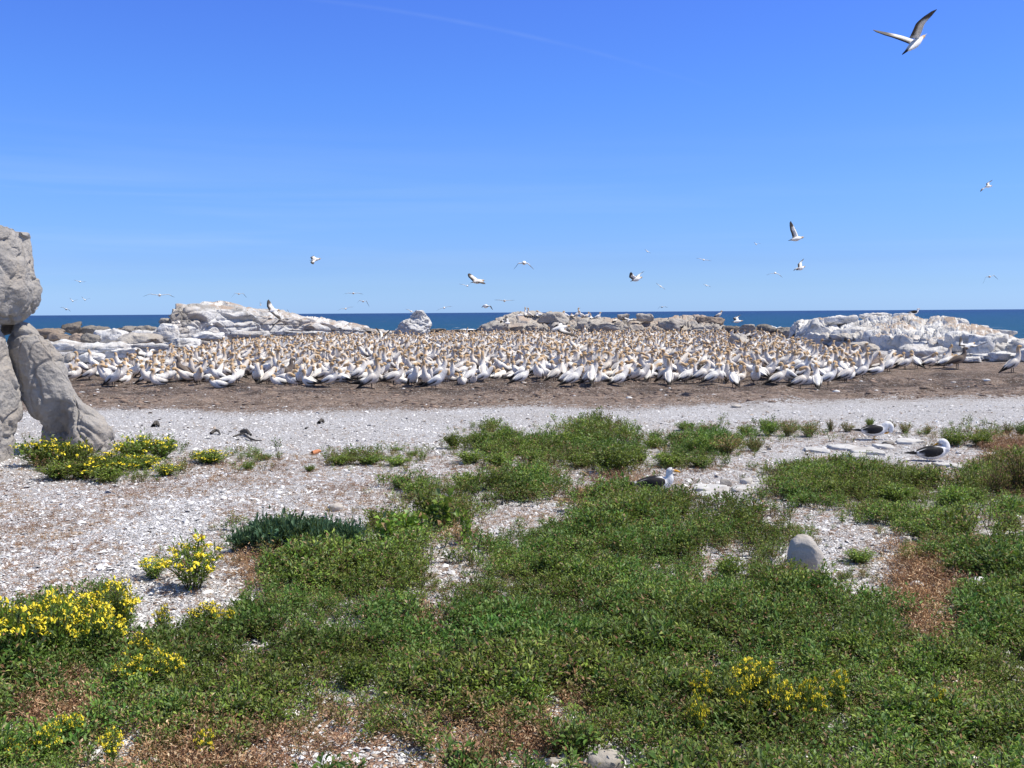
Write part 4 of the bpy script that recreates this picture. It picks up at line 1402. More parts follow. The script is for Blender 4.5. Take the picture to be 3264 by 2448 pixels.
# the rest of the colony, thousands of birds deep
VV, CC, FF, nn = [], [], [], 0
for p, ps, yaw in far:
    V, C, F = LO[ps][r.integers(0, 3)]
    s_ = r.uniform(.80, .95)
    cy, sy_ = math.cos(yaw) * s_, math.sin(yaw) * s_
    W = np.stack([V[:, 0] * cy - V[:, 1] * sy_, V[:, 0] * sy_ + V[:, 1] * cy, V[:, 2] * s_], 1) + p
    VV.append(W)
    CC.append(C * (1 - r.random() ** 3 * .5 * np.array([.20, .30, .42])) * r.uniform(.9, 1.0))
    FF.append(F + nn)
    nn += len(V)
me = mesh_np('gannet_crowd', np.concatenate(VV), np.concatenate(FF), np.concatenate(CC), M_bird)
o = add_obj('gannet_crowd', me)
tag(o, 'dense crowd of white and buff gannets filling the far part of the colony', 'gannet crowd', kind='stuff')
print('far birds', len(far), 'near', len(birds))

# odd ones: brown young birds, birds on the rocks, a lone one at the right
brown_me = gannet(brown=True, pitch=20, hc=.29, head=(.25, 0, .60), bill=(1, 0, -.05)).mesh('gannet_body', M_bird)
for (u, v, yaw, lab) in [(3052, 1178, 8, 'grey-brown young gannet at the right end of the colony, facing right'),
                         (905, 1208, 20, 'grey-brown young gannet among the white ones on the left part of the colony edge'),
                         (588, 1216, 150, 'dark young gannet near the left end of the colony edge')]:
    p = G3(u, v)
    tag(add_obj('gannet', brown_me, loc=p, rz=math.radians(yaw)), lab, 'gannet', 'young brown gannets')
p = G3(3226, 1188)
tag(add_obj('gannet', HI['standing with neck stretched tall'][0], loc=p, rz=math.radians(5)), 'lone white gannet standing apart on bare soil near the right edge', 'gannet')
me_r = gannet(pitch=30, hc=.30, head=(.24, 0, .62), raised=((0.9, .1), (0.7, .2))).mesh('gannet_body', M_bird)
for (u, v, yaw, lab) in [(1222, 1098, 40, 'gannet flapping dark wings in the middle of the crowd left of centre'), (2160, 1084, 200, 'gannet flapping dark wings in the far crowd right of centre'),
                         (1866, 1068, 100, 'gannet with spread wings at the foot of the ridge')]:
    p = G3(u, v)
    tag(add_obj('gannet', me_r, loc=p, rz=math.radians(yaw)), lab, 'gannet')
RS = [(1650, 994, 0), (1663, 995, 180), (1675, 994, 95), (1712, 996, 90), (1752, 1000, 170), (1788, 1001, 20), (1806, 1002, 200), (1824, 1004, 100), (1838, 1006, 10), (1856, 1008, 190),
      (1868, 1009, 10), (1884, 1012, 90), (1904, 1014, 5), (1960, 1034, 60), (1690, 1012, 180), (2290, 1014, 0), (1722, 1000, 200), (1774, 1002, 0)]
psl = ['standing upright', 'sitting with neck drawn in', 'standing with neck stretched tall', 'standing with neck drawn in', 'standing with neck drawn in', 'sitting with neck up']
bpy.context.view_layer.update()
dg = bpy.context.evaluated_depsgraph_get()
for k, (u, v, yaw) in enumerate(RS):
    p = P3(u, v, 76.5)
    hit, loc, *_ = scene.ray_cast(dg, Vector((p[0], p[1], 6.0)), Vector((0, 0, -1)))
    z = loc[2] if hit and abs(loc[2] - p[2]) < 0.6 else p[2]
    tag(add_obj('gannet', HI[psl[k % 6]][k % 3], loc=(p[0], p[1], z), rz=math.radians(yaw)), f'{ordw(k + 1)} gannet from the left perched along the crest of the grey ridge', 'gannet', 'gannets perched on the grey ridge')


# gulls
GW, GK, GY = (0.82, 0.82, 0.83), (0.022, 0.021, 0.022), (0.75, 0.36, 0.03)


def gull(mode):
    S_ = Shape()
    if mode == 'stand':
        pit, hc = 4, .155
    else:
        pit, hc = 6, .115
    a = math.radians(pit)
    ca_, sa_ = math.cos(a), math.sin(a)
    R = lambda s, z: (s * ca_ - z * sa_, hc + s * sa_ + z * ca_)
    rings = []
    for s, z, ry, rz, c1, c2 in [(-.31, .02, .022, .006, GW, GW), (-.25, .018, .035, .016, GW, GW), (-.18, .010, .056, .045, GW, GW), (-.08, 0, .080, .080, GK, GW),
                                 (.02, 0, .090, .092, GK, GW), (.10, .006, .082, .085, GW, GW), (.155, .025, .062, .066, GW, GW)]:
        x, zz = R(s, z)
        rings.append((x, 0, zz, ry, rz, c1, c2))
    if mode == 'stand':      # bending to preen its breast
        N_ = [(.215, 0, .265, .056, .056), (.275, 0, .235, .048, .048), (.285, 0, .180, .045, .045), (.262, 0, .135, .040, .038)]
        B_ = [(.225, 0, .118, .013, .015), (.185, 0, .112, .009, .012), (.165, 0, .112, .003, .004)]
    elif mode == 'up':
        N_ = [(.175, 0, .19, .056, .056), (.175, 0, .240, .042, .042), (.180, -.005, .280, .041, .041), (.210, -.008, .288, .035, .034)]
        B_ = [(.240, -.010, .282, .012, .014), (.275, -.012, .277, .009, .011), (.300, -.013, .266, .003, .004)]
    else:                    # head laid back, bill hidden in the back feathers
        N_ = [(.185, 0, .175, .060, .060), (.180, .01, .245, .050, .050), (.145, .02, .275, .046, .044), (.110, .03, .262, .038, .036)]
        B_ = [(.080, .038, .242, .013, .015), (.045, .045, .225, .009, .010), (.025, .048, .212, .003, .004)]
    for q in N_:
        rings.append((*q, GW, GW))
    S_.loft(rings, 3, 18)
    S_.loft([(*N_[-1][:3], .016, .018, GW, GW)] + [(*q, GY, GY) for q in B_], 2, 8)
    h = np.array(N_[-2][:3])
    for sd_ in (1, -1):
        e = h * .45 + np.array(N_[-1][:3]) * .55 + np.array([0, sd_ * .038, .012])
        S_.loft([(e[0] - .006, e[1], e[2], .001, .001, GK, GK), (e[0], e[1] + sd_ * .002, e[2], .006, .006, GK, GK), (e[0] + .006, e[1], e[2], .001, .001, GK, GK)], 1, 6)
        wr = []
        for s, y, z, th, hh, c1, c2 in [(.12, .062, .030, .014, .034, GK, GK), (.06, .084, .032, .020, .060, GK, GK), (-.04, .090, .026, .021, .066, GK, GK), (-.13, .076, .026, .018, .052, GK, GK),
                                       (-.20, .056, .030, .012, .030, GK, GW), (-.225, .050, .032, .011, .024, GW, GW), (-.245, .044, .034, .010, .020, GK, GK), (-.33, .022, .040, .006, .012, GK, GK), (-.40, .006, .046, .002, .003, GK, GK)]:
            x, zz = R(s, z)
            wr.append((x, y * sd_, zz, th, hh, c1, c2))
        S_.loft(wr[::-1], 2, 12)
        if mode == 'stand':
            S_.loft([(.0, .03 * sd_, .15, .014, .014, GY, GY), (-.005, .035 * sd_, .06, .007, .007, GY, GY), (0, .038 * sd_, .012, .008, .006, GY, GY)], 1, 6)
            S_.loft([(-.02, .038 * sd_, .010, .006, .005, GY, GY), (.03, .038 * sd_, .008, .018, .004, GY, GY), (.06, .038 * sd_, .005, .024, .003, GY, GY)], 1, 6)
    return S_.mesh('gull_body', M_bird)


for mode, u, v, yaw, sc_, lab in [('stand', 2786, 1402, 0, .80, 'black-backed gull standing and bending to preen its breast by the bushes'),
                                  ('tuck', 2972, 1470, 0, .84, 'black-backed gull resting with its head tucked back on the pale slabs'),
                                  ('up', 2086, 1575, -4, .80, 'black-backed gull with orange-yellow bill sitting alert among the plants')]:
    p = G3(u, v)
    tag(add_obj('gull', gull(mode), loc=p, rz=math.radians(yaw), sc=sc_), lab, 'gull')
p = P3(2914, 1003, 51.0)
tag(add_obj('gull', bpy.data.meshes['gull_body.002'] if 'gull_body.002' in bpy.data.meshes else gull('up'), loc=(p[0], p[1], p[2]), rz=0.1, sc=1.0), 'gull resting on the skyline of the right outcrop', 'gull')

# ------------------------------------------------------------------ plants
def leaves_mesh(base, dirv, up, length, width, fold=0.25, droop=0.15):
    """diamond leaves folded on the midrib: 5 verts, 4 triangles each as 2 quads"""
    n = len(base)
    dirv = dirv / np.maximum(np.linalg.norm(dirv, axis=1), 1e-9)[:, None]
    sd_ = np.cross(dirv, up)
    sd_ /= np.maximum(np.linalg.norm(sd_, axis=1), 1e-9)[:, None]
    nn_ = np.cross(sd_, dirv)
    L, W = length[:, None], width[:, None]
    mid = base + dirv * L * .48
    V = np.stack([base, mid + sd_ * W * .5 + nn_ * W * fold, base + dirv * L - nn_ * L * droop, mid - sd_ * W * .5 + nn_ * W * fold, mid], 1).reshape(-1, 3)
    i = np.arange(n)[:, None] * 5
    F = np.concatenate([i + np.array([[0, 4, 1, 1]]), i + np.array([[4, 2, 1, 1]]), i + np.array([[0, 3, 4, 4]]), i + np.array([[3, 2, 4, 4]])])[:, :3]
    return V, F


def stem_arrays(P0, P1, rad):
    n = len(P0)
    d = P1 - P0
    d /= np.maximum(np.linalg.norm(d, axis=1), 1e-9)[:, None]
    a = np.cross(d, np.array([[0.3, 0.9, 0.1]]))
    a /= np.linalg.norm(a, axis=1)[:, None]
    b_ = np.cross(d, a)
    V = []
    for k in range(3):
        o_ = a * math.cos(k * 2.094) + b_ * math.sin(k * 2.094)
        V += [P0 + o_ * rad[:, None], P1 + o_ * rad[:, None] * .6]
    V = np.stack(V, 1).reshape(-1, 3)
    i = np.arange(n)[:, None] * 6
    F = np.concatenate([i + np.array([[0, 2, 3, 1]]), i + np.array([[2, 4, 5, 3]]), i + np.array([[4, 0, 1, 5]])])
    return V, F


GREENS = np.array([(0.145, 0.225, 0.028), (0.175, 0.265, 0.034), (0.095, 0.165, 0.025), (0.265, 0.320, 0.070), (0.190, 0.245, 0.100)])
LUSH = np.array([(0.085, 0.170, 0.028), (0.115, 0.210, 0.034), (0.065, 0.135, 0.028), (0.180, 0.260, 0.080)])
OLIVE = np.array([(0.22, 0.19, 0.07), (0.19, 0.16, 0.065), (0.27, 0.20, 0.09), (0.14, 0.15, 0.05), (0.30, 0.19, 0.10)])
DRYC = np.array([(0.40, 0.225, 0.125), (0.30, 0.16, 0.085), (0.48, 0.31, 0.18), (0.24, 0.13, 0.075), (0.52, 0.40, 0.26)])
BLUEG = np.array([(0.060, 0.125, 0.065), (0.095, 0.165, 0.090), (0.045, 0.095, 0.052)])


def plant(seed, h, nst, nl, ll, spread, pal, wr=0.5, dryfrac=0.08, stemc=(0.10, 0.10, 0.04), up=0.55, leafy=(0.25, 1.0), side=True, rad=0.0022, tipbunch=0):
    """stems rising from one root with leaves along them: V, F3, F4, C and the stem tips"""
    g = np.random.default_rng(seed)
    Vs, F3, F4, Cs, n = [], [], [], [], 0
    tips = []
    for s in range(nst):
        a = g.uniform(0, 6.283)
        out = spread * math.sqrt(g.uniform(0.02, 1))
        hh = h * g.uniform(.65, 1.08) * (1 - 0.35 * (out / max(spread, 1e-6)) ** 2)
        p0 = np.array([math.cos(a), math.sin(a), 0]) * out * .25
        p3 = np.array([math.cos(a) * out, math.sin(a) * out, hh]) + g.normal(0, .03 * h, 3)
        p1 = p0 + np.array([math.cos(a) * out * .1, math.sin(a) * out * .1, hh * .5])
        t = np.linspace(0, 1, 5)[:, None]
        c = (1 - t) ** 2 * p0 + 2 * t * (1 - t) * p1 + t * t * p3
        V, F = stem_arrays(c[:-1], c[1:], np.full(4, rad))
        Vs.append(V)
        F4.append(F + n)
        Cs.append(np.repeat(np.array([stemc]), len(V), 0))
        n += len(V)
        tips.append(p3)
        m = nl
        tt = g.uniform(leafy[0], leafy[1], m) ** .8
        tt = np.clip(tt, 0, 1)[:, None]
        b_ = (1 - tt) ** 2 * p0 + 2 * tt * (1 - tt) * p1 + tt * tt * p3
        an = g.uniform(0, 6.283, m)
        if tipbunch:
            b_[:tipbunch] = p3 + g.normal(0, .006, (tipbunch, 3))
        el = g.normal(up, .38, m)
        d = np.stack([np.cos(an) * np.cos(el), np.sin(an) * np.cos(el), np.sin(el)], 1)
        if side:
            b_ = b_ + d * np.abs(g.normal(0, ll * .9, m))[:, None]
        L = ll * g.uniform(.55, 1.25, m)
        V, F = leaves_mesh(b_, d, np.array([[0, 0, 1.0]]) + g.normal(0, .35, (m, 3)), L, L * wr * g.uniform(.8, 1.2, m), .22, .12)
        cc_ = pal[g.integers(0, len(pal), m)] * g.uniform(.75, 1.3, m)[:, None]
        dm = g.random(m) < dryfrac
        cc_[dm] = DRYC[g.integers(0, len(DRYC), dm.sum())] * .8
        Vs.append(V)
        F3.append(F + n)
        Cs.append(np.repeat(cc_, 5, 0))
        n += len(V)
    return [np.concatenate(Vs), np.concatenate(F3), np.concatenate(F4), np.clip(np.concatenate(Cs), .01, .8), np.array(tips)]


def plant_mesh(name, pl, mat):
    return mesh_np(name, pl[0], [pl[1], pl[2]], pl[3], mat, smooth=False)


def scatter(name, pts, yaw, tilt, scl, idx, meshes, mat, label, cat):
    """one carpet of growth: copies of the small plants set on points"""
    colc = bpy.data.collections.new(name + '_plants')
    for i, me in enumerate(meshes):
        ob = bpy.data.objects.new(f'{name}_{i:02d}', me)
        colc.objects.link(ob)
    me = bpy.data.meshes.new(name)
    me.vertices.add(len(pts))
    me.vertices.foreach_set('co', np.asarray(pts, np.float32).ravel())
    rot = np.stack([tilt[:, 0], tilt[:, 1], yaw], 1).astype(np.float32)
    a_ = me.attributes.new('rot', 'FLOAT_VECTOR', 'POINT')
    a_.data.foreach_set('vector', rot.ravel())
    a_ = me.attributes.new('scl', 'FLOAT', 'POINT')
    a_.data.foreach_set('value', np.asarray(scl, np.float32))
    a_ = me.attributes.new('idx', 'INT', 'POINT')
    a_.data.foreach_set('value', np.asarray(idx, np.int32))
    o = add_obj(name, me)
    ng = bpy.data.node_groups.new(name, 'GeometryNodeTree')
    ng.interface.new_socket('Geometry', in_out='INPUT', socket_type='NodeSocketGeometry')
    ng.interface.new_socket('Geometry', in_out='OUTPUT', socket_type='NodeSocketGeometry')
    N = ng.nodes
    gi, go = N.new('NodeGroupInput'), N.new('NodeGroupOutput')
    ip = N.new('GeometryNodeInstanceOnPoints')
    ci = N.new('GeometryNodeCollectionInfo')
    ci.inputs['Collection'].default_value = colc
    ci.inputs['Separate Children'].default_value = True
    ci.inputs['Reset Children'].default_value = True

    def na(nm, dtp):
        q = N.new('GeometryNodeInputNamedAttribute')
        q.data_type = dtp
        q.inputs['Name'].default_value = nm
        return q.outputs['Attribute']
    e2r = N.new('FunctionNodeEulerToRotation')
    ng.links.new(na('rot', 'FLOAT_VECTOR'), e2r.inputs[0])
    ng.links.new(gi.outputs[0], ip.inputs['Points'])
    ng.links.new(ci.outputs[0], ip.inputs['Instance'])
    ip.inputs['Pick Instance'].default_value = True
    ng.links.new(na('idx', 'INT'), ip.inputs['Instance Index'])
    ng.links.new(e2r.outputs[0], ip.inputs['Rotation'])
    ng.links.new(na('scl', 'FLOAT'), ip.inputs['Scale'])
    ng.links.new(ip.outputs[0], go.inputs[0])
    md = o.modifiers.new('growth', 'NODES')
    md.node_group = ng
    return tag(o, label, cat, kind='stuff')


NG = 14
g_meshes = [plant_mesh('green_sprig', plant(900 + i, .115, 4, 22, .0175, .065, GREENS, .42, .10), M_leaf) if i < 9 else plant_mesh('green_sprig', plant(900 + i, .130, 4, 16, .0235, .070, LUSH, .46, .06), M_leaf) for i in range(NG)]
g_meshes += [plant_mesh('olive_sprig', plant(950 + i, .085, 4, 15, .017, .065, OLIVE, .45, .30), M_leaf) for i in range(5)]
d_meshes = [plant_mesh('dry_sprig', plant(970 + i, .070, 5, 11, .013, .065, DRYC, .35, .0, (0.30, 0.19, 0.11), up=.5, rad=.0016), M_dry) for i in range(8)]
# lying dry stalks
for i in range(3):
    d_meshes.append(plant_mesh('dry_stalks', plant(990 + i, .03, 7, 3, .012, .16, DRYC, .3, .0, (0.45, 0.31, 0.18), up=.1, rad=.0018), M_dry))

rg = np.random.default_rng(77)


def field(n_per_m2, y0, y1, kindf, jit=0.9):
    """random ground points between two distances with a density by distance"""
    out = []
    ys_ = np.linspace(y0, y1, 60)
    for a, b_ in zip(ys_[:-1], ys_[1:]):
        ym = (a + b_) / 2
        w = ym * 0.60 + 1.2
        n = rg.poisson(2 * w * (b_ - a) * n_per_m2(ym))
        out.append(np.column_stack([rg.uniform(-w, w, n), rg.uniform(a, b_, n)]))
    q = np.concatenate(out)
    z = ground_z(q[:, 0], q[:, 1])
    p = np.column_stack([q, z])
    return p, project(p + np.array([0, 0, .04]))


ROCKS_XY = [(o_.location.x, o_.location.y, max(o_.dimensions.x, o_.dimensions.y) * .42) for o_ in bpy.data.objects if o_.get('category') in ('boulder', 'stone', 'stone slab') and o_.location.y < 18]


def off_rocks(p, extra=0.0):
    k = np.ones(len(p), bool)
    for x, y, r_ in ROCKS_XY:
        k &= (p[:, 0] - x) ** 2 + (p[:, 1] - y) ** 2 > (r_ + extra) ** 2
    return k


bpy.context.view_layer.update()
ROCKS_XY = [(o_.location.x, o_.location.y, max(o_.dimensions.x, o_.dimensions.y) * .40) for o_ in bpy.data.objects if o_.get('category') in ('boulder', 'stone', 'stone slab') and o_.location.y < 18]
GULLS = [(o_.location.x, o_.location.y, .24) for o_ in bpy.data.objects if o_.get('category') == 'gull' and o_.location.y < 18]
ROCKS_XY += GULLS

p, uvp = field(lambda y: 440 if y < 6 else 440 * (6 / y) ** 1.0, 2.7, 18.5, None)
gd, bd = cover(uvp, rg, .9)
clump = vnoise(p * np.array([2.1, 2.1, 0]) + 9, 61) * .6 + vnoise(p * np.array([5.5, 5.5, 0]), 62) * .4
prob = np.clip(gd ** 1.25 * (1.0 + 1.5 * clump) - .02 + (gd > .8) * .38, 0, 1)
prob[gd < .1] *= np.where(clump[gd < .1] > .35, 1, 0)
k = (rg.random(len(p)) < prob) & off_rocks(p)
p, uvp, gd, bd, clump = p[k], uvp[k], gd[k], bd[k], clump[k]
hump = .85 * vnoise(p * np.array([1.15, 1.15, 0]) + 3, 63) + .95 * vnoise(p * np.array([2.9, 2.9, 0]) + 3, 64)
sc_ = (0.62 + .55 * np.clip(gd, 0, 1) + .42 * hump + .22 * clump) * rg.uniform(.8, 1.2, len(p)) * np.interp(p[:, 1], [4, 9, 16], [1.0, 1.12, 1.35])
sc_ = np.clip(sc_, .35, 2.4)
ol = rg.random(len(p)) < np.clip((bd - .3) * .8 + .13, 0, .7)
lush = vnoise(p * np.array([.9, .9, 0]) + 51, 66) + rg.normal(0, .35, len(p)) > .32
idx = np.where(ol, rg.integers(NG, NG + 5, len(p)), np.where(lush, rg.integers(9, NG, len(p)), rg.integers(0, 9, len(p))))
p[:, 2] -= .01
scatter('ground_cover', p, rg.uniform(0, 6.28, len(p)), rg.normal(0, .16, (len(p), 2)), sc_, idx, g_meshes, M_leaf,
        'low leafy green plants carpeting the shell gravel in the foreground', 'ground cover')
print('green', len(p))

p, uvp = field(lambda y: 900 if y < 6 else 900 * (6 / y) ** 1.0, 2.7, 17.0, None)
gd, bd = cover(uvp, rg, 1.5)
pat = vnoise(p * np.array([1.6, 1.6, 0]) + 29, 71) * .6 + vnoise(p * np.array([4.5, 4.5, 0]), 72) * .4
prob = np.clip(bd ** 1.9 * (0.8 + 2.0 * pat), 0, 1)
prob = np.maximum(prob, (gd > .9) * (pat > .08) * .42)
prob[bd < .2] = 0
k = (rg.random(len(p)) < prob) & off_rocks(p)
p, uvp, bd, gd = p[k], uvp[k], bd[k], gd[k]
idx = np.where(rg.random(len(p)) < .22, rg.integers(8, 11, len(p)), rg.integers(0, 8, len(p)))
sc_ = (0.5 + .55 * bd) * rg.uniform(.7, 1.3, len(p)) * np.interp(p[:, 1], [4, 9, 16], [1.0, 1.1, 1.2])
sc_[bd < .65] *= .58
sc_[bd > .85] *= 1.2
p[:, 2] -= .012
scatter('dry_ground_cover', p, rg.uniform(0, 6.28, len(p)), rg.normal(0, .2, (len(p), 2)), sc_, idx, d_meshes, M_dry,
        'dried reddish brown stems and leaves between the green plants', 'dry plants')
print('dry', len(p))

# ------------------------------------------------------------------ broken shells lying on the ground
n = 150000
u_ = rg.uniform(-80, 3350, n)
v_ = 1292 + (2560 - 1292) * rg.uniform(0, 1, n) ** 0.95
d_ = R3 @ np.stack([(u_ * S - 512) / 1024, (384 - v_ * S) / 1024, -np.ones(n)])
T = -CAMZ / d_[2]
q = np.stack([d_[0] * T, d_[1] * T], 1)
q[:, 1] += rg.normal(0, .02, n)
gd, bd = cover(np.column_stack([u_, v_]), rg, .8)
k = (q[:, 1] < 19.5) & (rg.random(n) > gd * .8) & (rg.random(n) > np.clip(bd - .25, 0, 1) * 1.1)
brown_edge = np.interp(u_, [0, 700, 1632, 2500, 3264], [1304, 1307, 1299, 1284, 1262]) + rg.gamma(1.3, 26, n) - 12
k &= v_ > brown_edge
q, v_, n = q[k], v_[k], k.sum()
z = ground_z(q[:, 0], q[:, 1])
dist = q[:, 1]
sz = (0.0030 + rg.gamma(2.0, .0028, n)) * np.interp(dist, [4, 8, 18], [1.0, 1.25, 1.9])
big = rg.random(n) < .02
sz[big] *= 2.0
sz = np.minimum(sz, .045)
a0 = rg.uniform(0, 6.28, n)
asp = rg.uniform(.45, 1.0, n)
tx, ty = rg.normal(0, .30, n), rg.normal(0, .30, n)
K = 6
th = np.arange(K) / K * 6.283
rr = rg.uniform(.7, 1.15, (n, K))
lx = np.cos(th)[None] * rr * sz[:, None]
ly = np.sin(th)[None] * rr * (sz * asp)[:, None]
X = q[:, 0:1] + lx * np.cos(a0)[:, None] - ly * np.sin(a0)[:, None]
Y = q[:, 1:2] + lx * np.sin(a0)[:, None] + ly * np.cos(a0)[:, None]
Zr = z[:, None] + .001 + (X - q[:, 0:1]) * tx[:, None] + (Y - q[:, 1:2]) * ty[:, None] + sz[:, None] * .12
V = np.stack([X, Y, Zr], -1)
ctr = np.stack([q[:, 0], q[:, 1], z + .001 + sz * rg.uniform(.35, .75, n)], 1)[:, None]
V = np.concatenate([V, ctr], 1)
i = np.arange(n)[:, None] * (K + 1)
F = np.concatenate([np.concatenate([i + a, i + (a + 1) % K, i + K], 1) for a in range(K)])
tone = np.clip(rg.normal(.67, .15, n), .2, .84)
c = np.stack([tone, tone * .985, tone * .97], 1)
tn = rg.random(n) < .10
c[tn] = np.array([.42, .34, .27]) * rg.uniform(.7, 1.1, (tn.sum(), 1))
me = mesh_np('shell_pieces', V.reshape(-1, 3), F, np.repeat(np.clip(c, .03, .85), K + 1, 0), M_chip, smooth=False)
tag(add_obj('shell_gravel', me), 'broken white shells and pebbles strewn over the foreground', 'shell gravel', kind='stuff')

# trodden clods, droppings and feathers on the bare soil before the colony
n = 9000
qx, qy = rg.uniform(-15, 15, n), rg.uniform(18.6, 25.5, n)
zz_ = ground_z(qx, qy)
uvq = project(np.column_stack([qx, qy, zz_]))
k = inpoly(uvq[:, 0], uvq[:, 1], BROWN) & (vnoise(np.column_stack([qx * .8, qy * 1.2, 0 * qx]), 91) + rg.normal(0, .35, n) > .1)
qx, qy, zz_ = qx[k], qy[k], zz_[k]
n = len(qx)
V0, F0 = icodirs(1)
s0 = rg.gamma(1.6, .010, n) + .006
s0 = np.minimum(s0, .06)
W = V0[None] * rg.uniform(.7, 1.3, (n, len(V0), 1)) * s0[:, None, None] * np.array([1.5, 1.2, .6])
W = W + np.stack([qx, qy, zz_], 1)[:, None]
cc_ = np.where(rg.random(n)[:, None] < .035, np.array([[.68, .66, .63]]), np.array([[.16, .115, .088]]) * rg.uniform(.5, 1.9, (n, 1)))
me = mesh_np('clods', W.reshape(-1, 3), (np.arange(n)[:, None, None] * len(V0) + F0[None]).reshape(-1, 3), np.repeat(cc_, len(V0), 0), M_chip)
tag(add_obj('soil_clods', me), 'trodden clods and white droppings on the bare brown soil before the colony', 'soil clods', kind='stuff')

# ------------------------------------------------------------------ shrubs, each a thing
def flowers(tips, seed, per=7, r_=.0075, spread=.020, col=(0.86, 0.74, 0.03)):
    g = np.random.default_rng(seed)
    n = len(tips) * per
    c = np.repeat(tips, per, 0) + np.column_stack([g.normal(0, spread, (n, 2)), g.normal(.004, spread * .3, n)])
    K = 7
    th = np.arange(K) / K * 6.283
    rr = r_ * g.uniform(.7, 1.25, n)
    V = np.zeros((n, K + 1, 3))
    V[:, :K, 0] = c[:, 0:1] + np.cos(th) * rr[:, None]
    V[:, :K, 1] = c[:, 1:2] + np.sin(th) * rr[:, None]
    tl = g.normal(0, .45, (n, 2))
    V[:, :K, 2] = c[:, 2:3] + (V[:, :K, 0] - c[:, 0:1]) * tl[:, :1] + (V[:, :K, 1] - c[:, 1:2]) * tl[:, 1:]
    V[:, K] = c + np.array([0, 0, .0045])
    i = np.arange(n)[:, None] * (K + 1)
    F = np.concatenate([np.concatenate([i + a, i + (a + 1) % K, i + K], 1) for a in range(K)])
    cc_ = np.repeat(np.array([col]) * g.uniform(.75, 1.15, (n, 1)), K + 1, 0)
    cc_[K::K + 1] = (0.82, 0.56, 0.015)
    return V.reshape(-1, 3), F, np.clip(cc_, .01, .9)


def shrub_set(kind, k):
    if kind == 'ragwort':         # dense heads of yellow
        pl = plant(1100 + k, .26, 46, 26, .038, .22, GREENS * 1.05, .38, .05, up=.45, rad=.003, leafy=(.15, .95))
        fl = flowers(pl[4][:28], 1200 + k, 10, .0095, .022)
    elif kind == 'thin_ragwort':  # open stems, fewer heads
        pl = plant(1130 + k, .30, 44, 24, .042, .24, GREENS * 1.1, .36, .06, up=.5, rad=.0034, leafy=(.1, .98))
        fl = flowers(pl[4][:26], 1230 + k, 11, .0105, .020)
    elif kind == 'ragwort_far':
        pl = plant(1160 + k, .22, 60, 26, .036, .24, GREENS * 1.0, .5, .05, up=.45, rad=.003, leafy=(.15, 1))
        fl = flowers(pl[4][:19], 1260 + k, 6, .011, .022)
    elif kind == 'bush':          # leafy nettle-like bushes
        pl = plant(1300 + k, .24, 44, 30, .034, .24, GREENS, .6, .03, up=.35, rad=.003, leafy=(.15, 1.0))
        fl = None
    elif kind == 'reddish':
        pl = plant(1330 + k, .30, 46, 26, .026, .20, np.concatenate([GREENS, OLIVE, DRYC[:2]]), .5, .25, up=.6, rad=.003, leafy=(.1, 1.0))
        fl = None
    elif kind == 'darkgreen':     # fleshy upright grey-green leaves
        pl = plant(1360 + k, .17, 75, 22, .052, .26, BLUEG, .42, .0, up=.95, rad=.004, leafy=(.4, 1.0))
        fl = None
    else:                         # mallow: big lobed leaves on tall stems
        pl = plant(1390 + k, .30, 9, 17, .075, .16, GREENS * 1.05, .95, .05, up=.25, rad=.0045, leafy=(.15, 1.0))
        fl = None
    fm_ = plant_mesh('foliage', pl, M_leaf)
    pm_ = None
    if fl:
        pm_ = mesh_np('blossom', fl[0], fl[1], fl[2], M_petal, smooth=False)
    size = (np.abs(pl[0][:, 0]).max(), pl[0][:, 2].max())
    return fm_, pm_, size


LIB = {}


def shrub(kind, name, u, vbase, wpx, hpx, label, cat, group, var):
    key = (kind, var)
    if key not in LIB:
        LIB[key] = shrub_set(*key)
    fm_, pm_, (w0, h0) = LIB[key]
    g = G3(u, vbase)
    w = wpx * S / 1024 * g[1]
    h = hpx * S / 1024 * g[1] * 0.98 + ((0.13 if u > 2100 else 0.07) if vbase > 1980 and 'ragwort' in kind else 0)
    t = bpy.data.objects.new(name, None)
    t.empty_display_size = .1
    COL.objects.link(t)
    t.location = (g[0], g[1] + w * .18, g[2] - .01)
    t.rotation_euler = (0, 0, rg.uniform(0, 6.28))
    f = add_obj('foliage', fm_, t, sc=(w / 2 / w0, w / 2 / w0 * .9, h / h0))
    if pm_:
        fo = add_obj('blossom', pm_, t, sc=f.scale[:])
    return tag(t, label, cat, group)


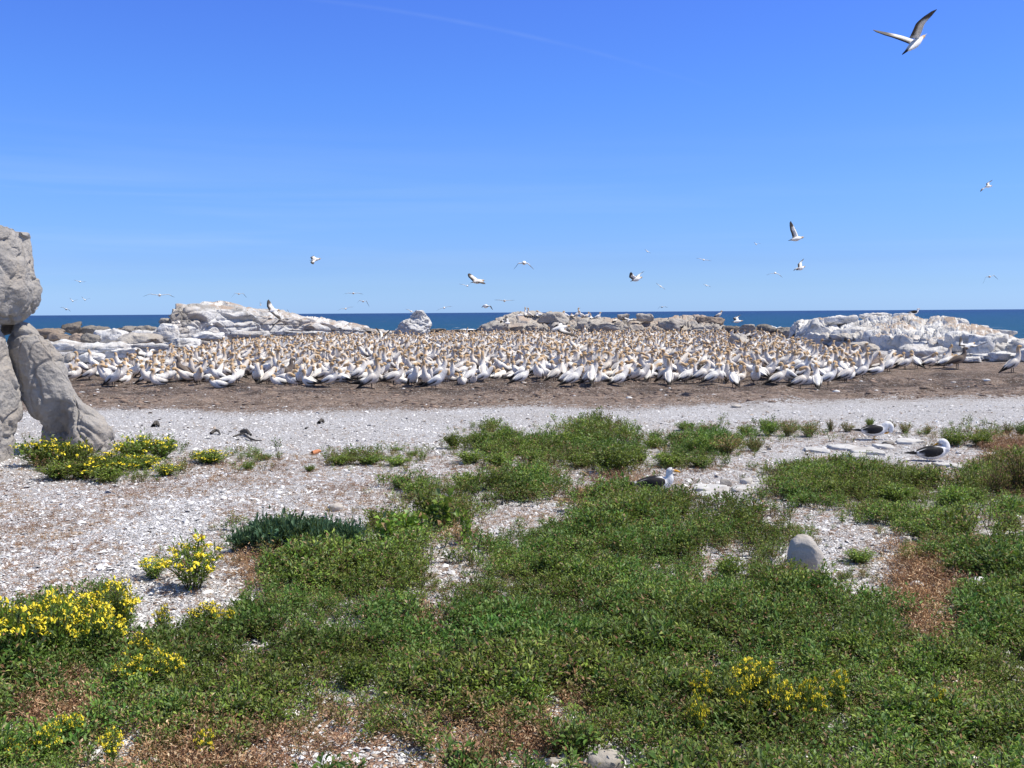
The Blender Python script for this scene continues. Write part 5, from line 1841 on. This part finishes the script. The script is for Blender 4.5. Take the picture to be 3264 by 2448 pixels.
Y = 'yellow-flowered weeds'
YS = [
    ('ragwort_far', 260, 1530, 200, 80, 'dull green weed with few flowers at the front of the clump by the leaning boulder'),
    ('ragwort_far', 440, 1498, 180, 66, 'yellow-flowered weed in front of the brightest one by the leaning boulder'),
    ('ragwort_far', 120, 1490, 190, 112, 'yellow-flowered weed in the gap between the stone pillar and the leaning boulder'),
    ('ragwort_far', 226, 1500, 170, 116, 'yellow-flowered weed at the front of the leaning boulder, its flowers reaching up the dark hollow'),
    ('ragwort_far', 345, 1518, 180, 105, 'dull green weed with sparse flowers at the right foot of the leaning boulder'),
    ('ragwort_far', 420, 1470, 190, 112, 'brightest yellow-flowered weed right of the leaning boulder, fully in bloom'),
    ('ragwort_far', 505, 1466, 140, 92, 'yellow-flowered weed at the right end of the clump by the leaning boulder'),
    ('ragwort_far', 520, 1520, 120, 50, 'small orange-yellow flowered weed below the bright clump'),
    ('ragwort_far', 664, 1480, 170, 62, 'separate low yellow-flowered weed right of the clump at the leaning boulder'),
    ('thin_ragwort', 600, 1890, 260, 210, 'tall open weed with scattered yellow flowers standing alone on the shell gravel'),
    ('thin_ragwort', 480, 1850, 160, 90, 'drooping flowered branches at the left of the tall open weed'),
    ('ragwort', 20, 2160, 260, 230, 'dense yellow-flowered plant cut by the left edge of the picture'),
    ('ragwort', 150, 2130, 230, 240, 'dense yellow-flowered plant, second from the left edge'),
    ('ragwort', 250, 2070, 230, 200, 'dense yellow-flowered plant in the middle of the big left clump'),
    ('ragwort', 350, 2040, 210, 180, 'dense yellow-flowered plant at the right end of the big left clump'),
    ('ragwort', 300, 2110, 200, 160, 'yellow-flowered plant at the front of the big left clump'),
    ('thin_ragwort', 515, 2030, 90, 76, 'small flowered plant on the gravel right of the big yellow clump'),
    ('ragwort', 655, 2010, 120, 90, 'small tuft of yellow flowers at the left end of the green carpet'),
    ('thin_ragwort', 715, 2020, 90, 60, 'single yellow flower head right of the small tuft of flowers'),
    ('thin_ragwort', 400, 2220, 150, 110, 'sparse orange-yellow flowers in the plants below the big left clump'),
    ('thin_ragwort', 520, 2210, 150, 110, 'sparse small yellow flowers in the green left of the middle'),
    ('thin_ragwort', 440, 2130, 110, 90, 'one bright flower head right of the big left clump'),
    ('thin_ragwort', 210, 2390, 140, 90, 'yellow flower tuft at the lower left above a gravel gap'),
    ('ragwort', 345, 2450, 120, 90, 'bright yellow flower tuft at the bottom left beside the gravel gap'),
    ('thin_ragwort', 150, 2440, 130, 100, 'few-flowered plant near the bottom left corner'),
    ('thin_ragwort', 40, 2460, 110, 70, 'few yellow flowers in the bottom left corner'),
    ('thin_ragwort', 650, 2430, 110, 70, 'small yellow flowers at the bottom edge in the dry plants'),
    ('thin_ragwort', 2240, 2290, 100, 90, 'small yellow flowers left of the right foreground flower patch'),
    ('thin_ragwort', 2225, 2370, 100, 80, 'yellow flower tuft lowest left in the right foreground patch'),
    ('thin_ragwort', 2390, 2250, 170, 90, 'uppermost flower heads at the left of the right foreground patch'),
    ('thin_ragwort', 2680, 2280, 110, 80, 'small outlying yellow heads just right of the right foreground patch'),
    ('thin_ragwort', 2360, 2330, 120, 110, 'yellow flowers in the left half of the right foreground patch'),
    ('thin_ragwort', 2440, 2290, 170, 100, 'top row of yellow flowers in the right foreground patch'),
    ('thin_ragwort', 2500, 2345, 150, 110, 'yellow flowers in the middle of the right foreground patch'),
    ('thin_ragwort', 2590, 2330, 130, 100, 'yellow flowers at the right end of the right foreground patch'),
    ('thin_ragwort', 2990, 2330, 90, 70, 'few orange flowers in the green at the lower right'),
]
for k_, (kd, u, v, w, h, lab) in enumerate(YS):
    shrub(kd, 'flowering_weed', u, v, w, h, lab, 'flowering plant', Y, k_ % 4)
D_ = [(790, 1762, 180, 104, 'left end'), (880, 1768, 230, 158, 'middle'), (1000, 1768, 210, 138, 'right middle'), (1100, 1762, 170, 128, 'right end'), (850, 1722, 200, 80, 'back left'), (980, 1716, 220, 80, 'back right')]
for k_, (u, v, w, h, lab) in enumerate(D_):
    shrub('darkgreen', 'fleshy_shrub', u, v, w, h, f'dark blue-green fleshy plant at the {lab} of the dark mat on the gravel', 'shrub', 'dark blue-green fleshy plants', k_ % 3)
Mq = [(1225, 1770, 170, 150, 'leafy mallow touching the right end of the dark green mat'), (1300, 1740, 160, 130, 'mallow behind the leafy one, right of the dark mat'),
      (1240, 1690, 90, 80, 'mallow tuft with one round dark leaf above the dark mat'), (1400, 1700, 140, 150, 'open tall mallow with thin dark stems in the dry patch'),
      (1488, 1740, 70, 140, 'mallow with one straight dark stem right of the dry patch'), (1340, 1650, 120, 110, 'mallow farther back above the dry patch'), (1160, 1830, 130, 90, 'mallow half sunk in the green carpet below the dark mat')]
for k_, (u, v, w, h, lab) in enumerate(Mq):
    shrub('mallow', 'mallow_plant', u, v, w, h, lab, 'plant', 'mallow plants in the middle', k_ % 3)
BS = [
    ('bush', 1760, 1850, 170, 120, 'taller leafy clump in the carpet left of the bare patch before the rounded boulder'), ('bush', 2330, 1850, 150, 100, 'taller leafy clump in the carpet left of the rounded boulder'),
    ('bush', 2720, 2110, 190, 140, 'taller leafy clump between the rounded boulder and the lower right flowers'), ('bush', 1560, 2180, 180, 120, 'taller leafy clump in the middle of the near carpet'),
    ('bush', 1130, 2200, 200, 130, 'taller leafy clump at the lower edge of the carpet left of middle'), ('bush', 2960, 2200, 190, 140, 'taller leafy clump right of the lower right flowers'),
    ('bush', 3160, 1960, 190, 130, 'taller leafy clump near the right edge below the wedge-shaped stone'), ('bush', 1290, 1960, 150, 100, 'taller leafy clump left of the gravel gap in the carpet'),
    ('bush', 180, 1532, 170, 70, 'green leafy bush under the flowering weeds, left front of their clump'), ('bush', 330, 1540, 170, 60, 'green leafy bush at the front edge of the flowering clump by the leaning boulder'),
    ('bush', 2185, 1374, 80, 36, 'small dark bush at the left end of the back row on the gravel'), ('reddish', 2266, 1380, 74, 40, 'second bush from the left in the back row'),
    ('bush', 2377, 1390, 80, 46, 'third bush from the left in the back row'), ('bush', 2451, 1390, 90, 66, 'tallest bush in the back row left of the preening gull'),
    ('reddish', 2517, 1392, 90, 62, 'brownish bush right of the tallest one in the back row'), ('reddish', 2580, 1394, 80, 58, 'brownish bush in the middle of the back row'),
    ('reddish', 2650, 1376, 46, 48, 'narrow bush left of the preening gull'), ('reddish', 2704, 1378, 64, 40, 'low bush behind the tail of the preening gull'),
    ('bush', 2776, 1362, 40, 38, 'small bush sticking up behind the back of the preening gull'), ('reddish', 2842, 1378, 56, 46, 'thin bush right of the preening gull'),
    ('reddish', 2888, 1382, 60, 46, 'second thin bush right of the preening gull'), ('reddish', 2960, 1384, 60, 36, 'faint low bush between the thin bushes and the big dark bush'),
    ('bush', 3050, 1424, 110, 66, 'big dark bush, left one of the pair behind the resting gull'), ('bush', 3130, 1424, 110, 62, 'big dark bush, right one of the pair behind the resting gull'),
    ('reddish', 3215, 1386, 70, 46, 'reddish bush near the right edge in the back row'), ('bush', 3258, 1390, 50, 50, 'bush cut by the right edge in the back row'),
    ('bush', 1760, 1446, 130, 64, 'rounded bush at the left of the largest clump'), ('bush', 1830, 1440, 150, 84, 'highest bush of the largest clump on the gravel edge'),
    ('bush', 1916, 1424, 130, 62, 'bush in the right half of the largest clump'), ('bush', 1990, 1408, 96, 56, 'bright bush at the top right of the largest clump'),
    ('bush', 2084, 1430, 104, 42, 'small round bush alone right of the largest clump'), ('bush', 2230, 1452, 150, 84, 'left one of two wide bushes in front of the back row'),
    ('reddish', 2320, 1450, 150, 80, 'right one of two wide bushes in front of the back row'), ('reddish', 2410, 1440, 90, 50, 'low reddish bush beside the wide bushes'),
    ('bush', 1850, 1490, 150, 50, 'bush in front of the largest clump'), ('bush', 1960, 1515, 200, 110, 'broad bush behind the yellow-billed gull'), ('bush', 2040, 1480, 120, 70, 'bush above the broad one behind the yellow-billed gull'),
    ('bush', 2140, 1490, 170, 60, 'low dark green bush right of the largest clump'), ('bush', 2240, 1492, 110, 48, 'low dark green bush second right of the largest clump'),
    ('bush', 1446, 1432, 92, 62, 'dark rounded bush at the left end of the long row'), ('bush', 1540, 1434, 120, 70, 'dark bush left of the pointed one'),
    ('bush', 1612, 1430, 110, 92, 'dark pointed bush with the sharpest top in the left row'), ('bush', 1690, 1444, 110, 50, 'dark low bush right of the pointed one'),
    ('bush', 1500, 1480, 130, 54, 'bush in front of the dark rounded bush'), ('bush', 1590, 1492, 140, 54, 'bush in front of the pointed bush'), ('bush', 1720, 1480, 130, 50, 'bush in front of the low dark one'),
    ('bush', 1080, 1486, 120, 46, 'low bush at the left end of the short row on the gravel'), ('bush', 1170, 1484, 120, 44, 'middle bush of the short row on the gravel'),
    ('bush', 1260, 1486, 110, 38, 'low bush at the right end of the short row on the gravel'), ('bush', 1264, 1437, 54, 14, 'tiny flat green tuft alone on the gravel'),
    ('bush', 1315, 1454, 52, 20, 'small flat green tuft below the tiny one'), ('bush', 790, 1500, 70, 40, 'small light green tuft right of the low yellow-flowered weed'),
    ('bush', 840, 1466, 80, 26, 'pale flat tuft beside the small light green tuft'), ('bush', 985, 1504, 50, 30, 'small tuft at the left of the short row'),
    ('reddish', 3190, 1590, 120, 140, 'tall reddish bush left of the one at the right edge'), ('reddish', 3262, 1580, 130, 170, 'tallest reddish bush cut by the right edge'),
    ('bush', 1330, 1590, 140, 76, 'bush alone left of the middle patch'), ('bush', 1270, 1560, 70, 44, 'small bush left of the lone middle bush'), ('bush', 1480, 1560, 110, 66, 'bush in the middle patch behind the mallows'),
    ('bush', 1580, 1566, 130, 76, 'bush in the patch left of the yellow-billed gull'), ('bush', 1690, 1560, 140, 76, 'bush nearest the tail of the yellow-billed gull'),
    ('reddish', 3130, 1790, 160, 110, 'reddish bush right of the rounded boulder'), ('reddish', 2990, 1760, 120, 80, 'brown-green bush between rounded boulder and right edge'),
    ('bush', 2750, 1800, 130, 60, 'dark green bush on shells right of the rounded boulder'), ('bush', 2860, 1610, 160, 80, 'leafy bush in the right patch below the gulls'),
    ('bush', 3060, 1620, 160, 80, 'leafy bush left of the tall reddish bush'),
]
for k_, (kd, u, v, w, h, lab) in enumerate(BS):
    shrub(kd, 'leafy_bush', u, v, w, h, lab, 'bush', 'leafy bushes on the gravel', k_ % 5)

# ------------------------------------------------------------------ driftwood and bits
M_wood, nt, b = new_mat('dark_wood')
nn2 = noise(nt, nd(nt, 'ShaderNodeTexCoord').outputs['Object'], 30, 6, .7)
nt.links.new(mixc(nt, nn2, (0.03, 0.027, 0.024), (0.11, 0.095, 0.08)), b.inputs['Base Color'])
b.inputs['Roughness'].default_value = .85


def stick(pts, rad, label, col=None, name='driftwood', cat='driftwood'):
    S_ = Shape()
    g0 = G3(*pts[0][:2])
    rings = []
    for (u, v, lift) in pts:
        g = G3(u, v)
        rings.append((g[0] - g0[0], g[1] - g0[1], g[2] - g0[2] + lift, rad, rad, (.06, .05, .045), (.06, .05, .045)))
    rings[-1] = (*rings[-1][:3], rad * .4, rad * .4, *rings[-1][5:])
    S_.loft(rings, 4, 8)
    V, C, F = S_.arrays()
    V = V + .3 * rad * fbm(V * 40, 3, 7)[:, None]
    me = mesh_np('wood', V, F, C, M_wood)
    return tag(add_obj(name, me, loc=g0), label, cat, 'dark driftwood on the shell gravel')


stick([(744, 1396, .02), (775, 1394, .05), (800, 1406, .03), (834, 1410, .02)], .014, 'thin curved driftwood stick lying under the dark log piece')
stick([(770, 1388, .05), (786, 1390, .07), (800, 1396, .04)], .035, 'short thick dark piece of driftwood on top of the curved stick')
stick([(672, 1386, .02), (690, 1384, .06), (704, 1388, .02)], .022, 'small grey driftwood lump left of the curved stick')
stick([(488, 1362, .02), (498, 1358, .06), (506, 1362, .02)], .030, 'dark driftwood knot right of the leaning boulder')
stick([(1016, 1352, .02), (1026, 1348, .05), (1033, 1350, .02)], .026, 'dark driftwood scrap farthest right on the white gravel')
stick([(974, 1368, .01), (984, 1366, .03)], .018, 'tiny dark scrap left of the farthest right one')
o = stick([(996, 1450, .02), (1012, 1448, .035), (1022, 1448, .03)], .028, 'orange-brown cork piece lying on the white gravel', name='cork_piece', cat='cork')
m2, nt, b = new_mat('orange_cork')
b.inputs['Base Color'].default_value = (.50, .20, .09, 1)
b.inputs['Roughness'].default_value = .8
o.data.materials[0] = m2
del o['group']

# foam where the swell breaks in the gap between the rocks
M_foam, nt, b = new_mat('foam')
b.inputs['Base Color'].default_value = (.82, .84, .86, 1)
b.inputs['Roughness'].default_value = .9
Vs, Fs, n0 = [], [], 0
gf = np.random.default_rng(5)
for (u0, u1, v, D) in [(1366, 1450, 1043, 175), (1392, 1520, 1048, 150), (1440, 1522, 1044, 180), (20, 60, 1052, 140), (2440, 2490, 1034, 190), (2476, 2534, 1044, 160)]:
    a, b2 = P3(u0, v, D), P3(u1, v, D)
    m = 60
    t = np.linspace(0, 1, m)
    x = a[0] + (b2[0] - a[0]) * t
    w = (0.25 + 2.2 * np.abs(fbm(np.column_stack([x * .4, 0 * x, 0 * x + D]), 3, 3))) * np.sin(t * math.pi) ** .5
    y = D + 1.5 * fbm(np.column_stack([x * .2, 0 * x + 4, 0 * x]), 3, 9)
    for jj, (oy, oz) in enumerate([(-1, 0), (0, 1), (1, 0)]):
        Vs.append(np.column_stack([x, y + oy * w, -1.42 + oz * w * .22 + 0 * x]))
    Fs.append(grid_faces(3, m) + n0)
    n0 += 3 * m
me = mesh_np('foam', np.concatenate(Vs), np.concatenate(Fs), None, M_foam)
tag(add_obj('sea_foam', me), 'white foam of small waves breaking between the rocks', 'foam', kind='stuff')
